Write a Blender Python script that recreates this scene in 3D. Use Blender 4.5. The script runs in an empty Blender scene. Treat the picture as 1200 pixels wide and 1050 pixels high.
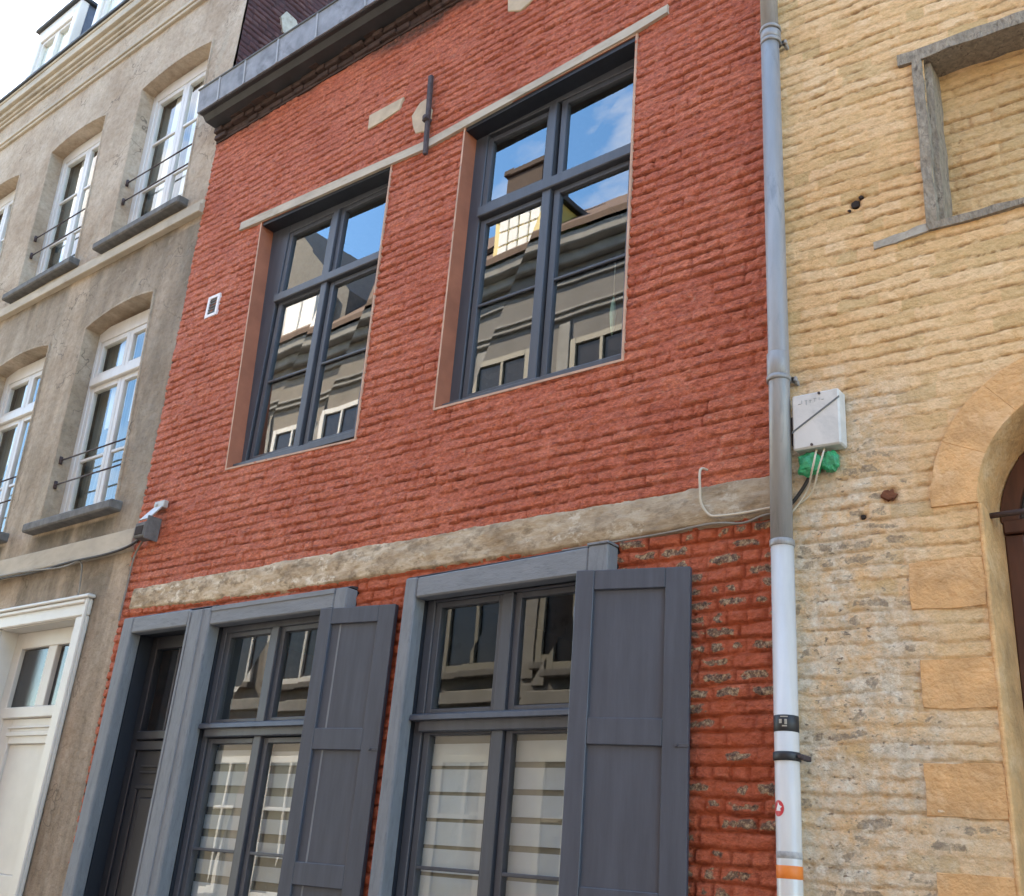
import bpy, bmesh, math, random
import numpy as np
from mathutils import Vector, Matrix
random.seed(7)
rad = math.radians
scene = bpy.context.scene
COL = scene.collection

# ------------------------------------------------------------------ materials
MATS = {}
def new_mat(name):
    m = bpy.data.materials.new(name); m.use_nodes = True
    nt = m.node_tree; nt.nodes.clear()
    return m, nt, nt.nodes, nt.links
def ramp(nt, fac, stops):
    r = nt.nodes.new('ShaderNodeValToRGB')
    el = r.color_ramp.elements
    while len(el) < len(stops): el.new(0.5)
    for e, (p, c) in zip(el, stops):
        e.position = p; e.color = (c[0], c[1], c[2], 1) if not isinstance(c, (int, float)) else (c, c, c, 1)
    nt.links.new(fac, r.inputs[0]); return r.outputs[0]
def noise(nt, scale, det=4, rough=.55, vec=None, mapscale=None, dist=0):
    n = nt.nodes.new('ShaderNodeTexNoise'); n.inputs['Scale'].default_value = scale
    n.inputs['Detail'].default_value = det; n.inputs['Roughness'].default_value = rough
    n.inputs['Distortion'].default_value = dist
    if vec is None:
        g = nt.nodes.new('ShaderNodeNewGeometry'); vec = g.outputs['Position']
    if mapscale:
        mp = nt.nodes.new('ShaderNodeMapping'); mp.inputs['Scale'].default_value = mapscale
        nt.links.new(vec, mp.inputs[0]); vec = mp.outputs[0]
    nt.links.new(vec, n.inputs['Vector']); return n.outputs['Fac']
def mix(nt, f, a, b, mode='MIX'):
    m = nt.nodes.new('ShaderNodeMix'); m.data_type = 'RGBA'; m.blend_type = mode
    for s, v in ((m.inputs[0], f), (m.inputs[6], a), (m.inputs[7], b)):
        if hasattr(v, 'is_linked') or isinstance(v, bpy.types.NodeSocket): nt.links.new(v, s)
        elif isinstance(v, (int, float)): s.default_value = v
        else: s.default_value = (v[0], v[1], v[2], 1)
    return m.outputs[2]
def mth(nt, op, a, b=0.0, clamp=False):
    m = nt.nodes.new('ShaderNodeMath'); m.operation = op; m.use_clamp = clamp
    for s, v in ((m.inputs[0], a), (m.inputs[1], b)):
        if isinstance(v, (int, float)): s.default_value = v
        else: nt.links.new(v, s)
    return m.outputs[0]
def attr(nt, name):
    a = nt.nodes.new('ShaderNodeAttribute'); a.attribute_name = name; return a.outputs['Fac']
def bump(nt, h, strength, dist=.01, normal=None):
    b = nt.nodes.new('ShaderNodeBump'); b.inputs['Strength'].default_value = strength
    b.inputs['Distance'].default_value = dist; nt.links.new(h, b.inputs['Height'])
    if normal: nt.links.new(normal, b.inputs['Normal'])
    return b.outputs[0]
def finish(m, nt, col, rough=.8, nrm=None, metal=0, spec=.5):
    p = nt.nodes.new('ShaderNodeBsdfPrincipled'); o = nt.nodes.new('ShaderNodeOutputMaterial')
    nt.links.new(p.outputs[0], o.inputs[0])
    if isinstance(col, bpy.types.NodeSocket): nt.links.new(col, p.inputs['Base Color'])
    else: p.inputs['Base Color'].default_value = (*col, 1)
    if isinstance(rough, bpy.types.NodeSocket): nt.links.new(rough, p.inputs['Roughness'])
    else: p.inputs['Roughness'].default_value = rough
    p.inputs['Metallic'].default_value = metal
    p.inputs['Specular IOR Level'].default_value = spec
    if nrm: nt.links.new(nrm, p.inputs['Normal'])
    return m
def sep_z(nt):
    g = nt.nodes.new('ShaderNodeNewGeometry'); s = nt.nodes.new('ShaderNodeSeparateXYZ')
    nt.links.new(g.outputs['Position'], s.inputs[0]); return s.outputs
def simple(name, c, rough=.6, var=.25, scale=6, ms=None, bs=40, bst=.15, bd=.004, metal=0, spec=.5, dirt=None, dscale=2, bms=None):
    """noisy single-tone surface: base colour drifting by +-var, optional dirt tone, fine bump"""
    m, nt, N, L = new_mat(name)
    n = noise(nt, scale, 5, .6, mapscale=ms)
    lo = [x*(1-var) for x in c]; hi = [min(1, x*(1+var)) for x in c]
    col = ramp(nt, n, [(.3, lo), (.7, hi)])
    if dirt:
        d = noise(nt, dscale, 7, .7, mapscale=ms, dist=.6)
        col = mix(nt, ramp(nt, d, [(.52, 0), (.68, .85)]), col, dirt)
    h = noise(nt, bs, 4, .6, mapscale=bms or ms)
    return finish(m, nt, col, rough, bump(nt, h, bst, bd), metal, spec)

def red_brick_mat():
    m, nt, N, L = new_mat('red_painted_brick')
    n = noise(nt, 1.8, 6, .65); n2 = noise(nt, 34, 5, .65)
    col = ramp(nt, n, [(.3, (.48, .105, .055)), (.52, (.58, .145, .08)), (.72, (.66, .19, .105))])
    col = mix(nt, .25, col, ramp(nt, attr(nt, 'rnd'), [(0, (.40, .085, .042)), (.5, (.57, .145, .066)), (1, (.68, .22, .11))]))
    mot = ramp(nt, noise(nt, 44, 6, .85, mapscale=(.7, 1, 1.35)), [(.3, (.42, .36, .36)), (.5, (1, 1, 1)), (.68, (1.5, 1.75, 1.8))])
    col = mix(nt, 1, col, mot, 'MULTIPLY')
    sc = mth(nt, 'MULTIPLY', ramp(nt, n2, [(.56, 0), (.68, 1)]), ramp(nt, noise(nt, 5, 4, .6), [(.42, .05), (.62, .7)]))
    col = mix(nt, sc, col, (.55, .27, .17))
    dk = ramp(nt, noise(nt, 26, 5, .75, mapscale=(.4, 1, 2.0)), [(.57, 0), (.66, .75)])
    col = mix(nt, dk, col, (.17, .04, .03))
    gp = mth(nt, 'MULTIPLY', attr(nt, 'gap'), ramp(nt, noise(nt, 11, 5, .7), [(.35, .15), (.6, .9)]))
    col = mix(nt, gp, col, (.17, .042, .03))  # unpainted dark mortar, with crevice shade painted into the joint colour
    low = attr(nt, 'low')
    col = mix(nt, mth(nt, 'MULTIPLY', low, ramp(nt, noise(nt, 4, 4), [(.35, .15), (.65, .7)])), col, (.56, .115, .042))
    fl = attr(nt, 'flk')
    bare = ramp(nt, noise(nt, 50, 5, .8), [(.36, (.05, .04, .035)), (.5, (.24, .155, .10)), (.62, (.60, .44, .26))])
    flm = ramp(nt, mth(nt, 'MULTIPLY', fl, noise(nt, 38, 5, .75)), [(.27, 0), (.42, .95)])
    col = mix(nt, flm, col, bare)
    un = attr(nt, 'bare')
    col = mix(nt, mth(nt, 'MULTIPLY', un, ramp(nt, noise(nt, 14, 5, .7), [(.3, .35), (.55, 1)])), col, ramp(nt, noise(nt, 30, 4), [(.3, (.035, .02, .016)), (.7, (.14, .07, .05))]))
    h = mth(nt, 'ADD', noise(nt, 85, 5, .72), mth(nt, 'MULTIPLY', noise(nt, 28, 4, .6), 1.3))
    return finish(m, nt, col, .72, bump(nt, h, 1.0, .016), 0, .3)

def yellow_brick_mat():
    m, nt, N, L = new_mat('ochre_limewashed_brick')
    n = noise(nt, 1.6, 6, .62)
    col = ramp(nt, n, [(.3, (.70, .415, .19)), (.5, (.84, .54, .265)), (.7, (.90, .64, .36))])
    col = mix(nt, .42, col, ramp(nt, attr(nt, 'rnd'), [(0, (.44, .33, .15)), (.5, (.86, .53, .275)), (1, (.94, .69, .45))]))
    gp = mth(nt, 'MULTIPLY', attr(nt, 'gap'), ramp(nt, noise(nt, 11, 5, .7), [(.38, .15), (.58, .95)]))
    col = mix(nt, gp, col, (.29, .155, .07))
    dk = ramp(nt, noise(nt, 45, 4, .65, mapscale=(.5, 1, 1.7)), [(.58, 0), (.78, .6)])
    col = mix(nt, dk, col, (.48, .31, .15))
    mot = ramp(nt, noise(nt, 44, 5, .75, mapscale=(.7, 1, 1.4)), [(.32, (.82, .78, .72)), (.5, (1, 1, 1)), (.68, (1.12, 1.14, 1.2))])
    col = mix(nt, 1, col, mot, 'MULTIPLY')
    wash = attr(nt, 'wash')     # grey worn zone beside the downpipe
    wn = mth(nt, 'MULTIPLY', wash, ramp(nt, noise(nt, 9, 6, .7), [(.36, .1), (.6, 1)]))
    col = mix(nt, wn, col, ramp(nt, noise(nt, 25, 5, .7), [(.35, (.50, .40, .28)), (.55, (.76, .66, .52)), (.68, (.90, .83, .70))]))
    sp = mth(nt, 'MULTIPLY', mth(nt, 'ADD', wash, .12), ramp(nt, noise(nt, 42, 4, .6, mapscale=(.7, 1, 1.2)), [(.60, 0), (.70, .85)]), True)
    col = mix(nt, sp, col, ramp(nt, noise(nt, 8, 3), [(.4, (.24, .16, .10)), (.6, (.20, .17, .14))]))
    fl = ramp(nt, mth(nt, 'MULTIPLY', attr(nt, 'flk'), noise(nt, 40, 5, .75)), [(.34, 0), (.46, .75)])
    col = mix(nt, fl, col, ramp(nt, noise(nt, 70, 3), [(.4, (.22, .17, .13)), (.6, (.44, .33, .22))]))
    h = mth(nt, 'ADD', noise(nt, 110, 6, .72), mth(nt, 'MULTIPLY', noise(nt, 26, 4, .6), 1.3))
    return finish(m, nt, col, .85, bump(nt, h, 1.0, .009), 0, .25)

def plaster_mat():
    m, nt, N, L = new_mat('stained_beige_render')
    n = noise(nt, 1.3, 7, .62)
    col = ramp(nt, n, [(.36, (.38, .285, .205)), (.5, (.47, .37, .28)), (.64, (.55, .455, .36))])
    st = noise(nt, 2.2, 6, .6, mapscale=(2.6, 1, .35))
    z = sep_z(nt)[2]
    # damp greyer storey below the first-floor moulding
    grime = mth(nt, 'MULTIPLY', ramp(nt, st, [(.38, 0), (.66, 1)]), ramp(nt, mth(nt, 'DIVIDE', z, 12.0), [(.2, .7), (.56, .5), (.62, .12), (1, .08)]))
    col = mix(nt, grime, col, (.19, .155, .11))
    pale = ramp(nt, noise(nt, 1.7, 5, .6, mapscale=(3.2, 1, .5), dist=.3), [(.56, 0), (.66, .5)])
    col = mix(nt, pale, col, (.43, .37, .29))
    vor = nt.nodes.new('ShaderNodeTexVoronoi'); vor.feature = 'DISTANCE_TO_EDGE'; vor.inputs['Scale'].default_value = .8
    gg = nt.nodes.new('ShaderNodeNewGeometry'); wob = nt.nodes.new('ShaderNodeVectorMath'); wob.operation = 'ADD'
    nz = nt.nodes.new('ShaderNodeTexNoise'); nz.inputs['Scale'].default_value = 5; nt.links.new(gg.outputs['Position'], nz.inputs['Vector'])
    sc2 = nt.nodes.new('ShaderNodeVectorMath'); sc2.operation = 'SCALE'; sc2.inputs['Scale'].default_value = .5; nt.links.new(nz.outputs['Color'], sc2.inputs[0])
    nt.links.new(gg.outputs['Position'], wob.inputs[0]); nt.links.new(sc2.outputs[0], wob.inputs[1]); nt.links.new(wob.outputs[0], vor.inputs['Vector'])
    crk = mth(nt, 'MULTIPLY', ramp(nt, vor.outputs['Distance'], [(.0, .8), (.006, 0)]), ramp(nt, noise(nt, 1.1, 3), [(.48, 0), (.56, 1)]))
    col = mix(nt, crk, col, (.11, .09, .07))
    mot = ramp(nt, noise(nt, 16, 7, .8), [(.3, (.72, .7, .68)), (.5, (1, 1, 1)), (.7, (1.2, 1.2, 1.2))])
    col = mix(nt, 1, col, mot, 'MULTIPLY')
    col = mix(nt, mth(nt, 'MULTIPLY', attr(nt, 'stain'), ramp(nt, noise(nt, 6, 6, .7), [(.3, .6), (.55, 1)])), col, (.115, .097, .075))
    col = mix(nt, ramp(nt, noise(nt, 3.1, 5, .7, dist=1), [(.60, 0), (.66, .35)]), col, (.46, .39, .30))
    h = mth(nt, 'ADD', noise(nt, 70, 6, .7), mth(nt, 'MULTIPLY', noise(nt, 9, 3), 2.2))
    return finish(m, nt, col, .9, bump(nt, h, .9, .012), 0, .2)

def glass_mat(name='window_glass', ior=2.6, wav=.06, tint=(.86, .9, .88)):
    m, nt, N, L = new_mat(name)
    t = N.new('ShaderNodeBsdfTransparent'); t.inputs[0].default_value = (*tint, 1)
    g = N.new('ShaderNodeBsdfGlossy'); g.inputs['Roughness'].default_value = .0
    g.inputs['Color'].default_value = (1, 1, 1, 1)
    f = N.new('ShaderNodeFresnel'); f.inputs['IOR'].default_value = ior
    b = bump(nt, noise(nt, 2.3, 1, .3, mapscale=(1, 1, .7)), wav, .012)
    L.new(b, g.inputs['Normal'])
    x = N.new('ShaderNodeMixShader'); o = N.new('ShaderNodeOutputMaterial')
    ge = N.new('ShaderNodeNewGeometry')      # one reflecting face per pane: the inner face only transmits
    front = mth(nt, 'SUBTRACT', 1.0, ge.outputs['Backfacing']); fac = mth(nt, 'MULTIPLY', f.outputs[0], front)
    L.new(fac, x.inputs[0]); L.new(t.outputs[0], x.inputs[1]); L.new(g.outputs[0], x.inputs[2]); L.new(x.outputs[0], o.inputs[0])
    return m

M = {}
M['red'] = red_brick_mat(); M['yellow'] = yellow_brick_mat(); M['plaster'] = plaster_mat()
M['glass'] = glass_mat(); M['glass_low'] = glass_mat('lower_glass', 1.8, .06, (.95, .97, .95))
M['glass_side'] = glass_mat('neighbour_glass', 1.6, .05, (.93, .95, .93))
M['terracotta'] = simple('terracotta_reveal_paint', (.36, .125, .07), .75, .16, 5, bs=50, bst=.25)
M['pale_edge'] = simple('worn_reveal_edge', (.50, .31, .22), .8, .2, 9)
M['frame'] = simple('slate_grey_joinery', (.062, .070, .085), .42, .14, 5, ms=(4, 4, .5), bs=60, bst=.12, bd=.003)
M['shutter'] = simple('slate_blue_shutter_paint', (.062, .072, .092), .5, .17, 4, ms=(5, 5, .5), bs=30, bst=.18, bd=.003, bms=(8, 8, .6))
M['weather'] = simple('weathered_blue_grey_timber', (.185, .20, .215), .75, .10, 9, ms=(3, 3, .6), bs=70, bst=.6, bd=.004, dirt=(.13, .145, .16), dscale=14, bms=(2, 2, .7))
M['weather_h'] = simple('weathered_blue_grey_header', (.19, .205, .22), .75, .10, 9, ms=(.6, 3, 3), bs=70, bst=.6, bd=.004, dirt=(.13, .145, .16), dscale=14, bms=(.7, 2, 2))
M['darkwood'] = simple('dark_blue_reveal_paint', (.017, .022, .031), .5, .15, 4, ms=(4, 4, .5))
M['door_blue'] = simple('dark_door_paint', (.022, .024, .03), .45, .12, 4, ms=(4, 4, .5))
M['lintel'] = simple('pale_stone_strip', (.47, .40, .31), .85, .2, 4, ms=(.6, 1, 2), bs=60, bst=.5, dirt=(.28, .22, .15), dscale=3)
M['beam'] = None
M['mortar'] = simple('pale_mortar_patch', (.50, .39, .27), .9, .15, 9, bs=50, bst=.5)
M['zinc'] = simple('weathered_zinc', (.23, .235, .25), .6, .3, 7, bs=30, bst=.2, metal=.2, dirt=(.11, .11, .12), dscale=4)
M['darkmetal'] = simple('dark_box_gutter_soffit', (.03, .031, .034), .6, .25, 6)
M['eaves'] = simple('sooty_eaves_brick', (.055, .03, .024), .9, .4, 20, bs=40, bst=.6)
M['pipe_grey'] = simple('grey_zinc_pipe', (.29, .285, .28), .42, .12, 5, ms=(3, 3, .5), bs=40, bst=.15, metal=.08, dirt=(.17, .175, .18), dscale=5)
M['pipe_white'] = simple('off_white_pipe_paint', (.60, .57, .53), .22, .06, 6, ms=(3, 3, .6), bs=30, bst=.1)
M['black'] = simple('black_tape', (.018, .018, .02), .5, .2, 20)
M['iron'] = simple('rusted_iron', (.06, .04, .04), .75, .45, 25, bs=70, bst=.6)
M['orange'] = simple('orange_tape', (.78, .20, .03), .5, .1, 10)
M['redvinyl'] = simple('red_vinyl', (.62, .03, .045), .4, .08, 10)
M['whitevinyl'] = simple('white_vinyl', (.75, .72, .72), .4, .05, 10)
M['grime_band'] = simple('dirty_pipe_band', (.36, .35, .34), .7, .3, 30)
M['boxpl'] = simple('white_plastic_casing', (.60, .59, .565), .45, .06, 4, dirt=(.42, .43, .42), dscale=3)
M['boxline'] = simple('dark_casing_seam', (.13, .14, .14), .7, .2, 10)
M['green'] = simple('green_plastic_film', (.012, .30, .13), .28, .45, 20, bs=40, bst=.8, bd=.01)
M['white_wood'] = simple('white_gloss_joinery', (.62, .60, .57), .4, .06, 5, ms=(3, 3, .5))
M['white_door'] = simple('cream_white_door_paint', (.60, .57, .52), .45, .05, 5)
M['sill'] = simple('dark_stone_sill', (.125, .12, .115), .85, .3, 14, bs=60, bst=.5)
M['cornice'] = simple('cream_stone_moulding', (.45, .385, .30), .85, .18, 5, bs=50, bst=.35, ms=(.5, 1, 1), dirt=(.30, .245, .18), dscale=3)
M['slate'] = simple('blue_slate', (.10, .125, .17), .5, .25, 9, bs=30, bst=.3)
M['pane_white'] = simple('white_pane_backing', (.88, .88, .87), .9, .05, 4, ms=(8, 1, .3))  # white behind panes; stands in for bright reflections in the beige windows
M['blind'] = simple('white_blind_fabric', (.50, .54, .60), .8, .05, 6, bs=120, bst=.1)
M['blind_gap'] = simple('sheer_blind_fabric', (.24, .23, .205), .9, .1, 6)
M['lining'] = simple('grey_lining_curtain', (.27, .26, .23), .9, .3, 4, ms=(8, 1, .4))
M['interior'] = simple('dim_room_paint', (.13, .115, .095), .9, .15, 2)
M['floorwood'] = simple('floor_boards', (.12, .08, .05), .7, .2, 5)
M['oldframe'] = simple('weathered_grey_timber', (.30, .25, .19), .88, .4, 22, ms=(1.5, 1.5, .6), bs=60, bst=1, bd=.012, dirt=(.075, .055, .04), dscale=22)
M['sillstone'] = simple('grey_cement_ledge', (.40, .36, .30), .9, .25, 12, bs=60, bst=.6, dirt=(.22, .18, .13), dscale=7)
M['ochre_stone'] = simple('smooth_ochre_stone', (.66, .37, .165), .9, .24, 7, bs=40, bst=1, bd=.012, dirt=(.80, .52, .29), dscale=5)
M['brown'] = simple('red_brown_varnish', (.085, .028, .015), .5, .3, 9, ms=(3, 3, .5))
M['darkglass'] = simple('dark_leaded_glazing', (.02, .018, .02), .15, .3, 5)
M['rust'] = simple('rust_crumb', (.16, .055, .025), .9, .4, 40, bs=60, bst=.8)
M['hole'] = simple('dark_hole', (.03, .018, .014), .95, .3, 30)
M['cable_w'] = simple('off_white_cable', (.56, .49, .38), .6, .1, 10)
M['cable_d'] = simple('dark_cable', (.035, .03, .028), .7, .2, 10)
M['cable_g'] = simple('grey_cable', (.22, .2, .17), .7, .2, 10)
M['lampmetal'] = simple('scratched_grey_casing', (.42, .41, .39), .45, .2, 12, metal=.3)
M['tile'] = simple('brown_clay_tiles', (.10, .055, .038), .85, .3, 10, bs=30, bst=.5)
M['opp1'] = simple('grey_stucco', (.155, .148, .145), .9, .12, 2, bs=3, bst=.02)
M['opp2'] = simple('warm_stucco', (.19, .17, .15), .9, .12, 2, bs=3, bst=.02)
M['oppstone'] = simple('grey_dressed_stone', (.24, .235, .225), .9, .2, 3, bs=3, bst=.02)
M['opp3'] = simple('brick_front', (.20, .085, .06), .9, .2, 12)
M['creamtrim'] = simple('cream_trim', (.20, .19, .16), .6, .1, 4)
M['yellowtrim'] = simple('ochre_trim', (.55, .42, .12), .6, .1, 4)
M['asphalt'] = simple('asphalt_surface', (.05, .05, .052), .9, .25, 20, bs=150, bst=.5)
M['paving'] = simple('stone_paving', (.26, .25, .235), .85, .18, 5, bs=40, bst=.3)
M['groundm'] = simple('cobbled_ground', (.12, .115, .105), .9, .2, 3)

def beam_mat():
    m, nt, N, L = new_mat('flaking_limewash_beam')
    n = noise(nt, 5, 7, .72, mapscale=(.8, 1, 1.5))
    col = ramp(nt, n, [(.34, (.32, .23, .145)), (.5, (.52, .405, .28)), (.66, (.70, .59, .44))])
    d = ramp(nt, noise(nt, 14, 6, .7, mapscale=(.8, 1, 1.3)), [(.50, 0), (.62, .8)])
    col = mix(nt, d, col, (.22, .165, .11))
    pk = ramp(nt, noise(nt, 3.2, 6, .8, mapscale=(1, 1, 1.4)), [(.56, 0), (.62, .8)])
    col = mix(nt, pk, col, (.80, .72, .58))
    z = sep_z(nt)
    g = ramp(nt, mth(nt, 'MULTIPLY', mth(nt, 'ADD', z[0], 7.3), 1/5.4), [(.4, 0), (1, .6)])
    col = mix(nt, g, col, (.28, .22, .155))
    h = mth(nt, 'ADD', noise(nt, 40, 6, .7, mapscale=(.4, 1, 1.3)), mth(nt, 'MULTIPLY', noise(nt, 8, 3), 2))
    return finish(m, nt, col, .9, bump(nt, h, .8, .01), 0, .2)
M['beam'] = beam_mat()
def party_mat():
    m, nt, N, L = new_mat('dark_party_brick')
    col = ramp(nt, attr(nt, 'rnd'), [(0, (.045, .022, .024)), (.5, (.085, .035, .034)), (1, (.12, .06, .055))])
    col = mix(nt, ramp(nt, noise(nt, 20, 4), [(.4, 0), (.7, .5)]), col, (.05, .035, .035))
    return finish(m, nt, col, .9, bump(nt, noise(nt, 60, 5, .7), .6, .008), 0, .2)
M['party'] = party_mat()

# ------------------------------------------------------------------ object helpers
def tag(o, label=None, cat=None, group=None, kind=None):
    if label: o['label'] = label
    if cat: o['category'] = cat
    if group: o['group'] = group
    if kind: o['kind'] = kind
    return o
def empty(name, loc, label, cat, group=None):
    o = bpy.data.objects.new(name, None); COL.objects.link(o); o.location = loc
    o.empty_display_size = .2
    return tag(o, label, cat, group)
def origin(o):
    v = Vector((0, 0, 0))
    while o is not None: v += o.location; o = o.parent
    return v
class MB:
    """collects shapes authored in world metres; build() links them as ONE mesh object"""
    def __init__(s, mp=None): s.bm = bmesh.new(); s.mp = mp; s.mi = 0; s.mats = []
    def use(s, m):
        if m not in s.mats: s.mats.append(m)
        s.mi = s.mats.index(m); return s
    def _fin(s, faces):
        for f in faces: f.material_index = s.mi
    def poly(s, pts):
        f = s.bm.faces.new([s.bm.verts.new(p) for p in pts]); s._fin([f]); return s
    def hexa(s, c, bev=0):
        """8 corners: bottom ring 0-3, top ring 4-7"""
        vs = [s.bm.verts.new(p) for p in c]
        fs = [s.bm.faces.new([vs[i] for i in q]) for q in ((0, 3, 2, 1), (4, 5, 6, 7), (0, 1, 5, 4), (1, 2, 6, 5), (2, 3, 7, 6), (3, 0, 4, 7))]
        s._fin(fs)
        if bev:
            es = list({e for f in fs for e in f.edges})
            r = bmesh.ops.bevel(s.bm, geom=es, offset=bev, segments=1, affect='EDGES', profile=.5)
            s._fin(r['faces'])
        return s
    def box(s, x0, x1, y0, y1, z0, z1, bev=.0):
        return s.hexa([(x0, y0, z0), (x1, y0, z0), (x1, y1, z0), (x0, y1, z0), (x0, y0, z1), (x1, y0, z1), (x1, y1, z1), (x0, y1, z1)], bev)
    def prism(s, pts, y0, y1, bev=0):
        """outline in x,z extruded from y0 (front) to y1"""
        a = [s.bm.verts.new((p[0], y0, p[1])) for p in pts]; b = [s.bm.verts.new((p[0], y1, p[1])) for p in pts]
        n = len(pts); fs = [s.bm.faces.new(a), s.bm.faces.new(b[::-1])]
        for i in range(n): fs.append(s.bm.faces.new([a[i], b[i], b[(i+1) % n], a[(i+1) % n]]))
        s._fin(fs)
        if bev:
            r = bmesh.ops.bevel(s.bm, geom=list(fs[0].edges), offset=bev, segments=1, affect='EDGES'); s._fin(r['faces'])
        return s
    def tube(s, pts, r, seg=10, cap=True):
        rs = r if isinstance(r, (list, tuple)) else [r]*len(pts)
        pts = [Vector(p) for p in pts]; rings = []
        up = Vector((0, 1, .001)) if abs((pts[-1]-pts[0]).normalized().y) < .9 else Vector((0, 0, 1))
        for i, p in enumerate(pts):
            d = (pts[min(i+1, len(pts)-1)] - pts[max(i-1, 0)]).normalized()
            a = d.cross(up).normalized(); b = d.cross(a)
            rings.append([s.bm.verts.new(p + (a*math.cos(2*math.pi*k/seg) + b*math.sin(2*math.pi*k/seg))*rs[i]) for k in range(seg)])
        fs = []
        for i in range(len(rings)-1):
            for k in range(seg):
                fs.append(s.bm.faces.new([rings[i][k], rings[i][(k+1) % seg], rings[i+1][(k+1) % seg], rings[i+1][k]]))
        for f in fs: f.smooth = True
        if cap: fs += [s.bm.faces.new(rings[0][::-1]), s.bm.faces.new(rings[-1])]
        s._fin(fs); return s
    def build(s, name, mat, parent=None, **k):
        if s.mp:
            for v in s.bm.verts: v.co = s.mp(v.co)
        bmesh.ops.recalc_face_normals(s.bm, faces=s.bm.faces)
        o0 = origin(parent)
        if parent is None and k.get('loc'):
            o0 = Vector(k['loc'])
        for v in s.bm.verts: v.co -= o0
        me = bpy.data.meshes.new(name); s.bm.to_mesh(me); s.bm.free()
        for m in (s.mats or [mat]): me.materials.append(m)
        o = bpy.data.objects.new(name, me); COL.objects.link(o)
        if parent: o.parent = parent
        else: o.location = o0
        if k.get('label'): o['label'] = k['label']
        return o

# ------------------------------------------------------------------ numpy value noise and wall sheets
def vnoise(x, y, seed):
    xi = np.floor(x).astype(np.int64); yi = np.floor(y).astype(np.int64)
    fx = x - xi; fy = y - yi; fx = fx*fx*(3-2*fx); fy = fy*fy*(3-2*fy)
    def h(a, b):
        n = (a*374761393 + b*668265263 + seed*1442695041) & 0x7fffffff
        n = ((n ^ (n >> 13))*1274126177) & 0x7fffffff
        return ((n ^ (n >> 16)) & 0xffff)/65535.0
    return (h(xi, yi)*(1-fx) + h(xi+1, yi)*fx)*(1-fy) + (h(xi, yi+1)*(1-fx) + h(xi+1, yi+1)*fx)*fy
def fbm(x, y, seed, o=3):
    return sum(vnoise(x*2**i, y*2**i, seed+i)/2**i for i in range(o))/sum(.5**i for i in range(o)) - .5
def sst(a, b, x):
    t = np.clip((x-a)/(b-a), 0, 1); return t*t*(3-2*t)
def inside(P, X, Z):
    r = np.zeros(X.shape, bool); n = len(P)
    for i in range(n):
        x0, z0 = P[i]; x1, z1 = P[(i+1) % n]
        if z0 == z1: continue
        c = ((z0 > Z) != (z1 > Z)) & (X < (x1-x0)*(Z-z0)/(z1-z0)+x0); r ^= c
    return r
def brick(X, Z, seed, ch=.0655, amp=1.0, wav=1.0, vj=.55, rough=1.0, jw=.010):
    wx = X + .010*fbm(X*7, Z*9, seed+101) + .005*fbm(X*28, Z*28, seed+102)
    zz = Z + wav*(.034*fbm(X*.7, Z*.5, seed) + .014*fbm(X*3.5, Z*3, seed+9) + .010*fbm(X*10, Z*13, seed+12) + .005*fbm(X*33, Z*33, seed+13))
    row = np.floor(zz/ch).astype(np.int64); fz = zz/ch - row
    rr = vnoise(row*7.31+.5, row*0+.5, seed+20)
    L = .175; u = wx/L + rr*3 + .16*fbm(X*3, row*3.0, seed+30)
    k = np.floor(u).astype(np.int64); fu = u - k
    sp = vnoise(k*5.7+.5, row*3.3+.5, seed+40) > .62
    half = (fu > .5) & sp
    du = np.where(sp, np.minimum(np.minimum(fu, 1-fu), np.abs(fu-.5)), np.minimum(fu, 1-fu))*L
    bid = k*2+half
    rnd = vnoise(bid*3.7+.5, row*5.9+.5, seed+50)
    rnd2 = vnoise(bid*2.9+.5, row*4.3+.5, seed+60)
    rnd3 = vnoise(bid*1.9+.5, row*6.7+.5, seed+65)
    inset = .004*rnd3                                   # some bricks are laid thinner than others
    rag = .008*fbm(X*24, Z*30, seed+3, 2)
    dv = np.minimum(fz, 1-fz)*ch + rag - inset
    jd = np.clip(2.5*(.6*vnoise(X*3.1, row*1.7, seed+70)+.4*vnoise(X*13, row*2.3, seed+71)) - .5, .05, 1.7)      # raking wanders along each course
    pv = sst(0, jw, dv)
    pu = 1 - vj*(1-sst(0, jw, du+rag-inset))*(rnd2*.9+.3)
    body = pv*pu
    tx = (fu-.5)*(rnd3-.5)*.010; tz = (fz-.5)*((rnd2-.5)*.012-.004)
    lump = .010*fbm(X*11, Z*19, seed+80, 3) + .0085*rough*fbm(X*32, Z*52, seed+85, 3)
    h = amp*((body-1)*.0155*jd + (tx + tz + (rnd-.5)*.009)*body + lump*(.45+.55*body) + .006*fbm(X*2.5, Z*2.5, seed+90))
    gap = (1-pv)*np.clip(jd, 0, 1)  # joint mask for dark mortar and painted crevice shade
    global CORE
    rg2 = .030*fbm(X*38, Z*50, seed+95, 3) + .016*fbm(X*9, Z*14, seed+97, 2)
    CORE = sst(.002, .024, dv+rg2*.8)*sst(.002, .040, du+rg2*1.6)
    return h, body, rnd, rnd2, fz, gap
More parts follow.
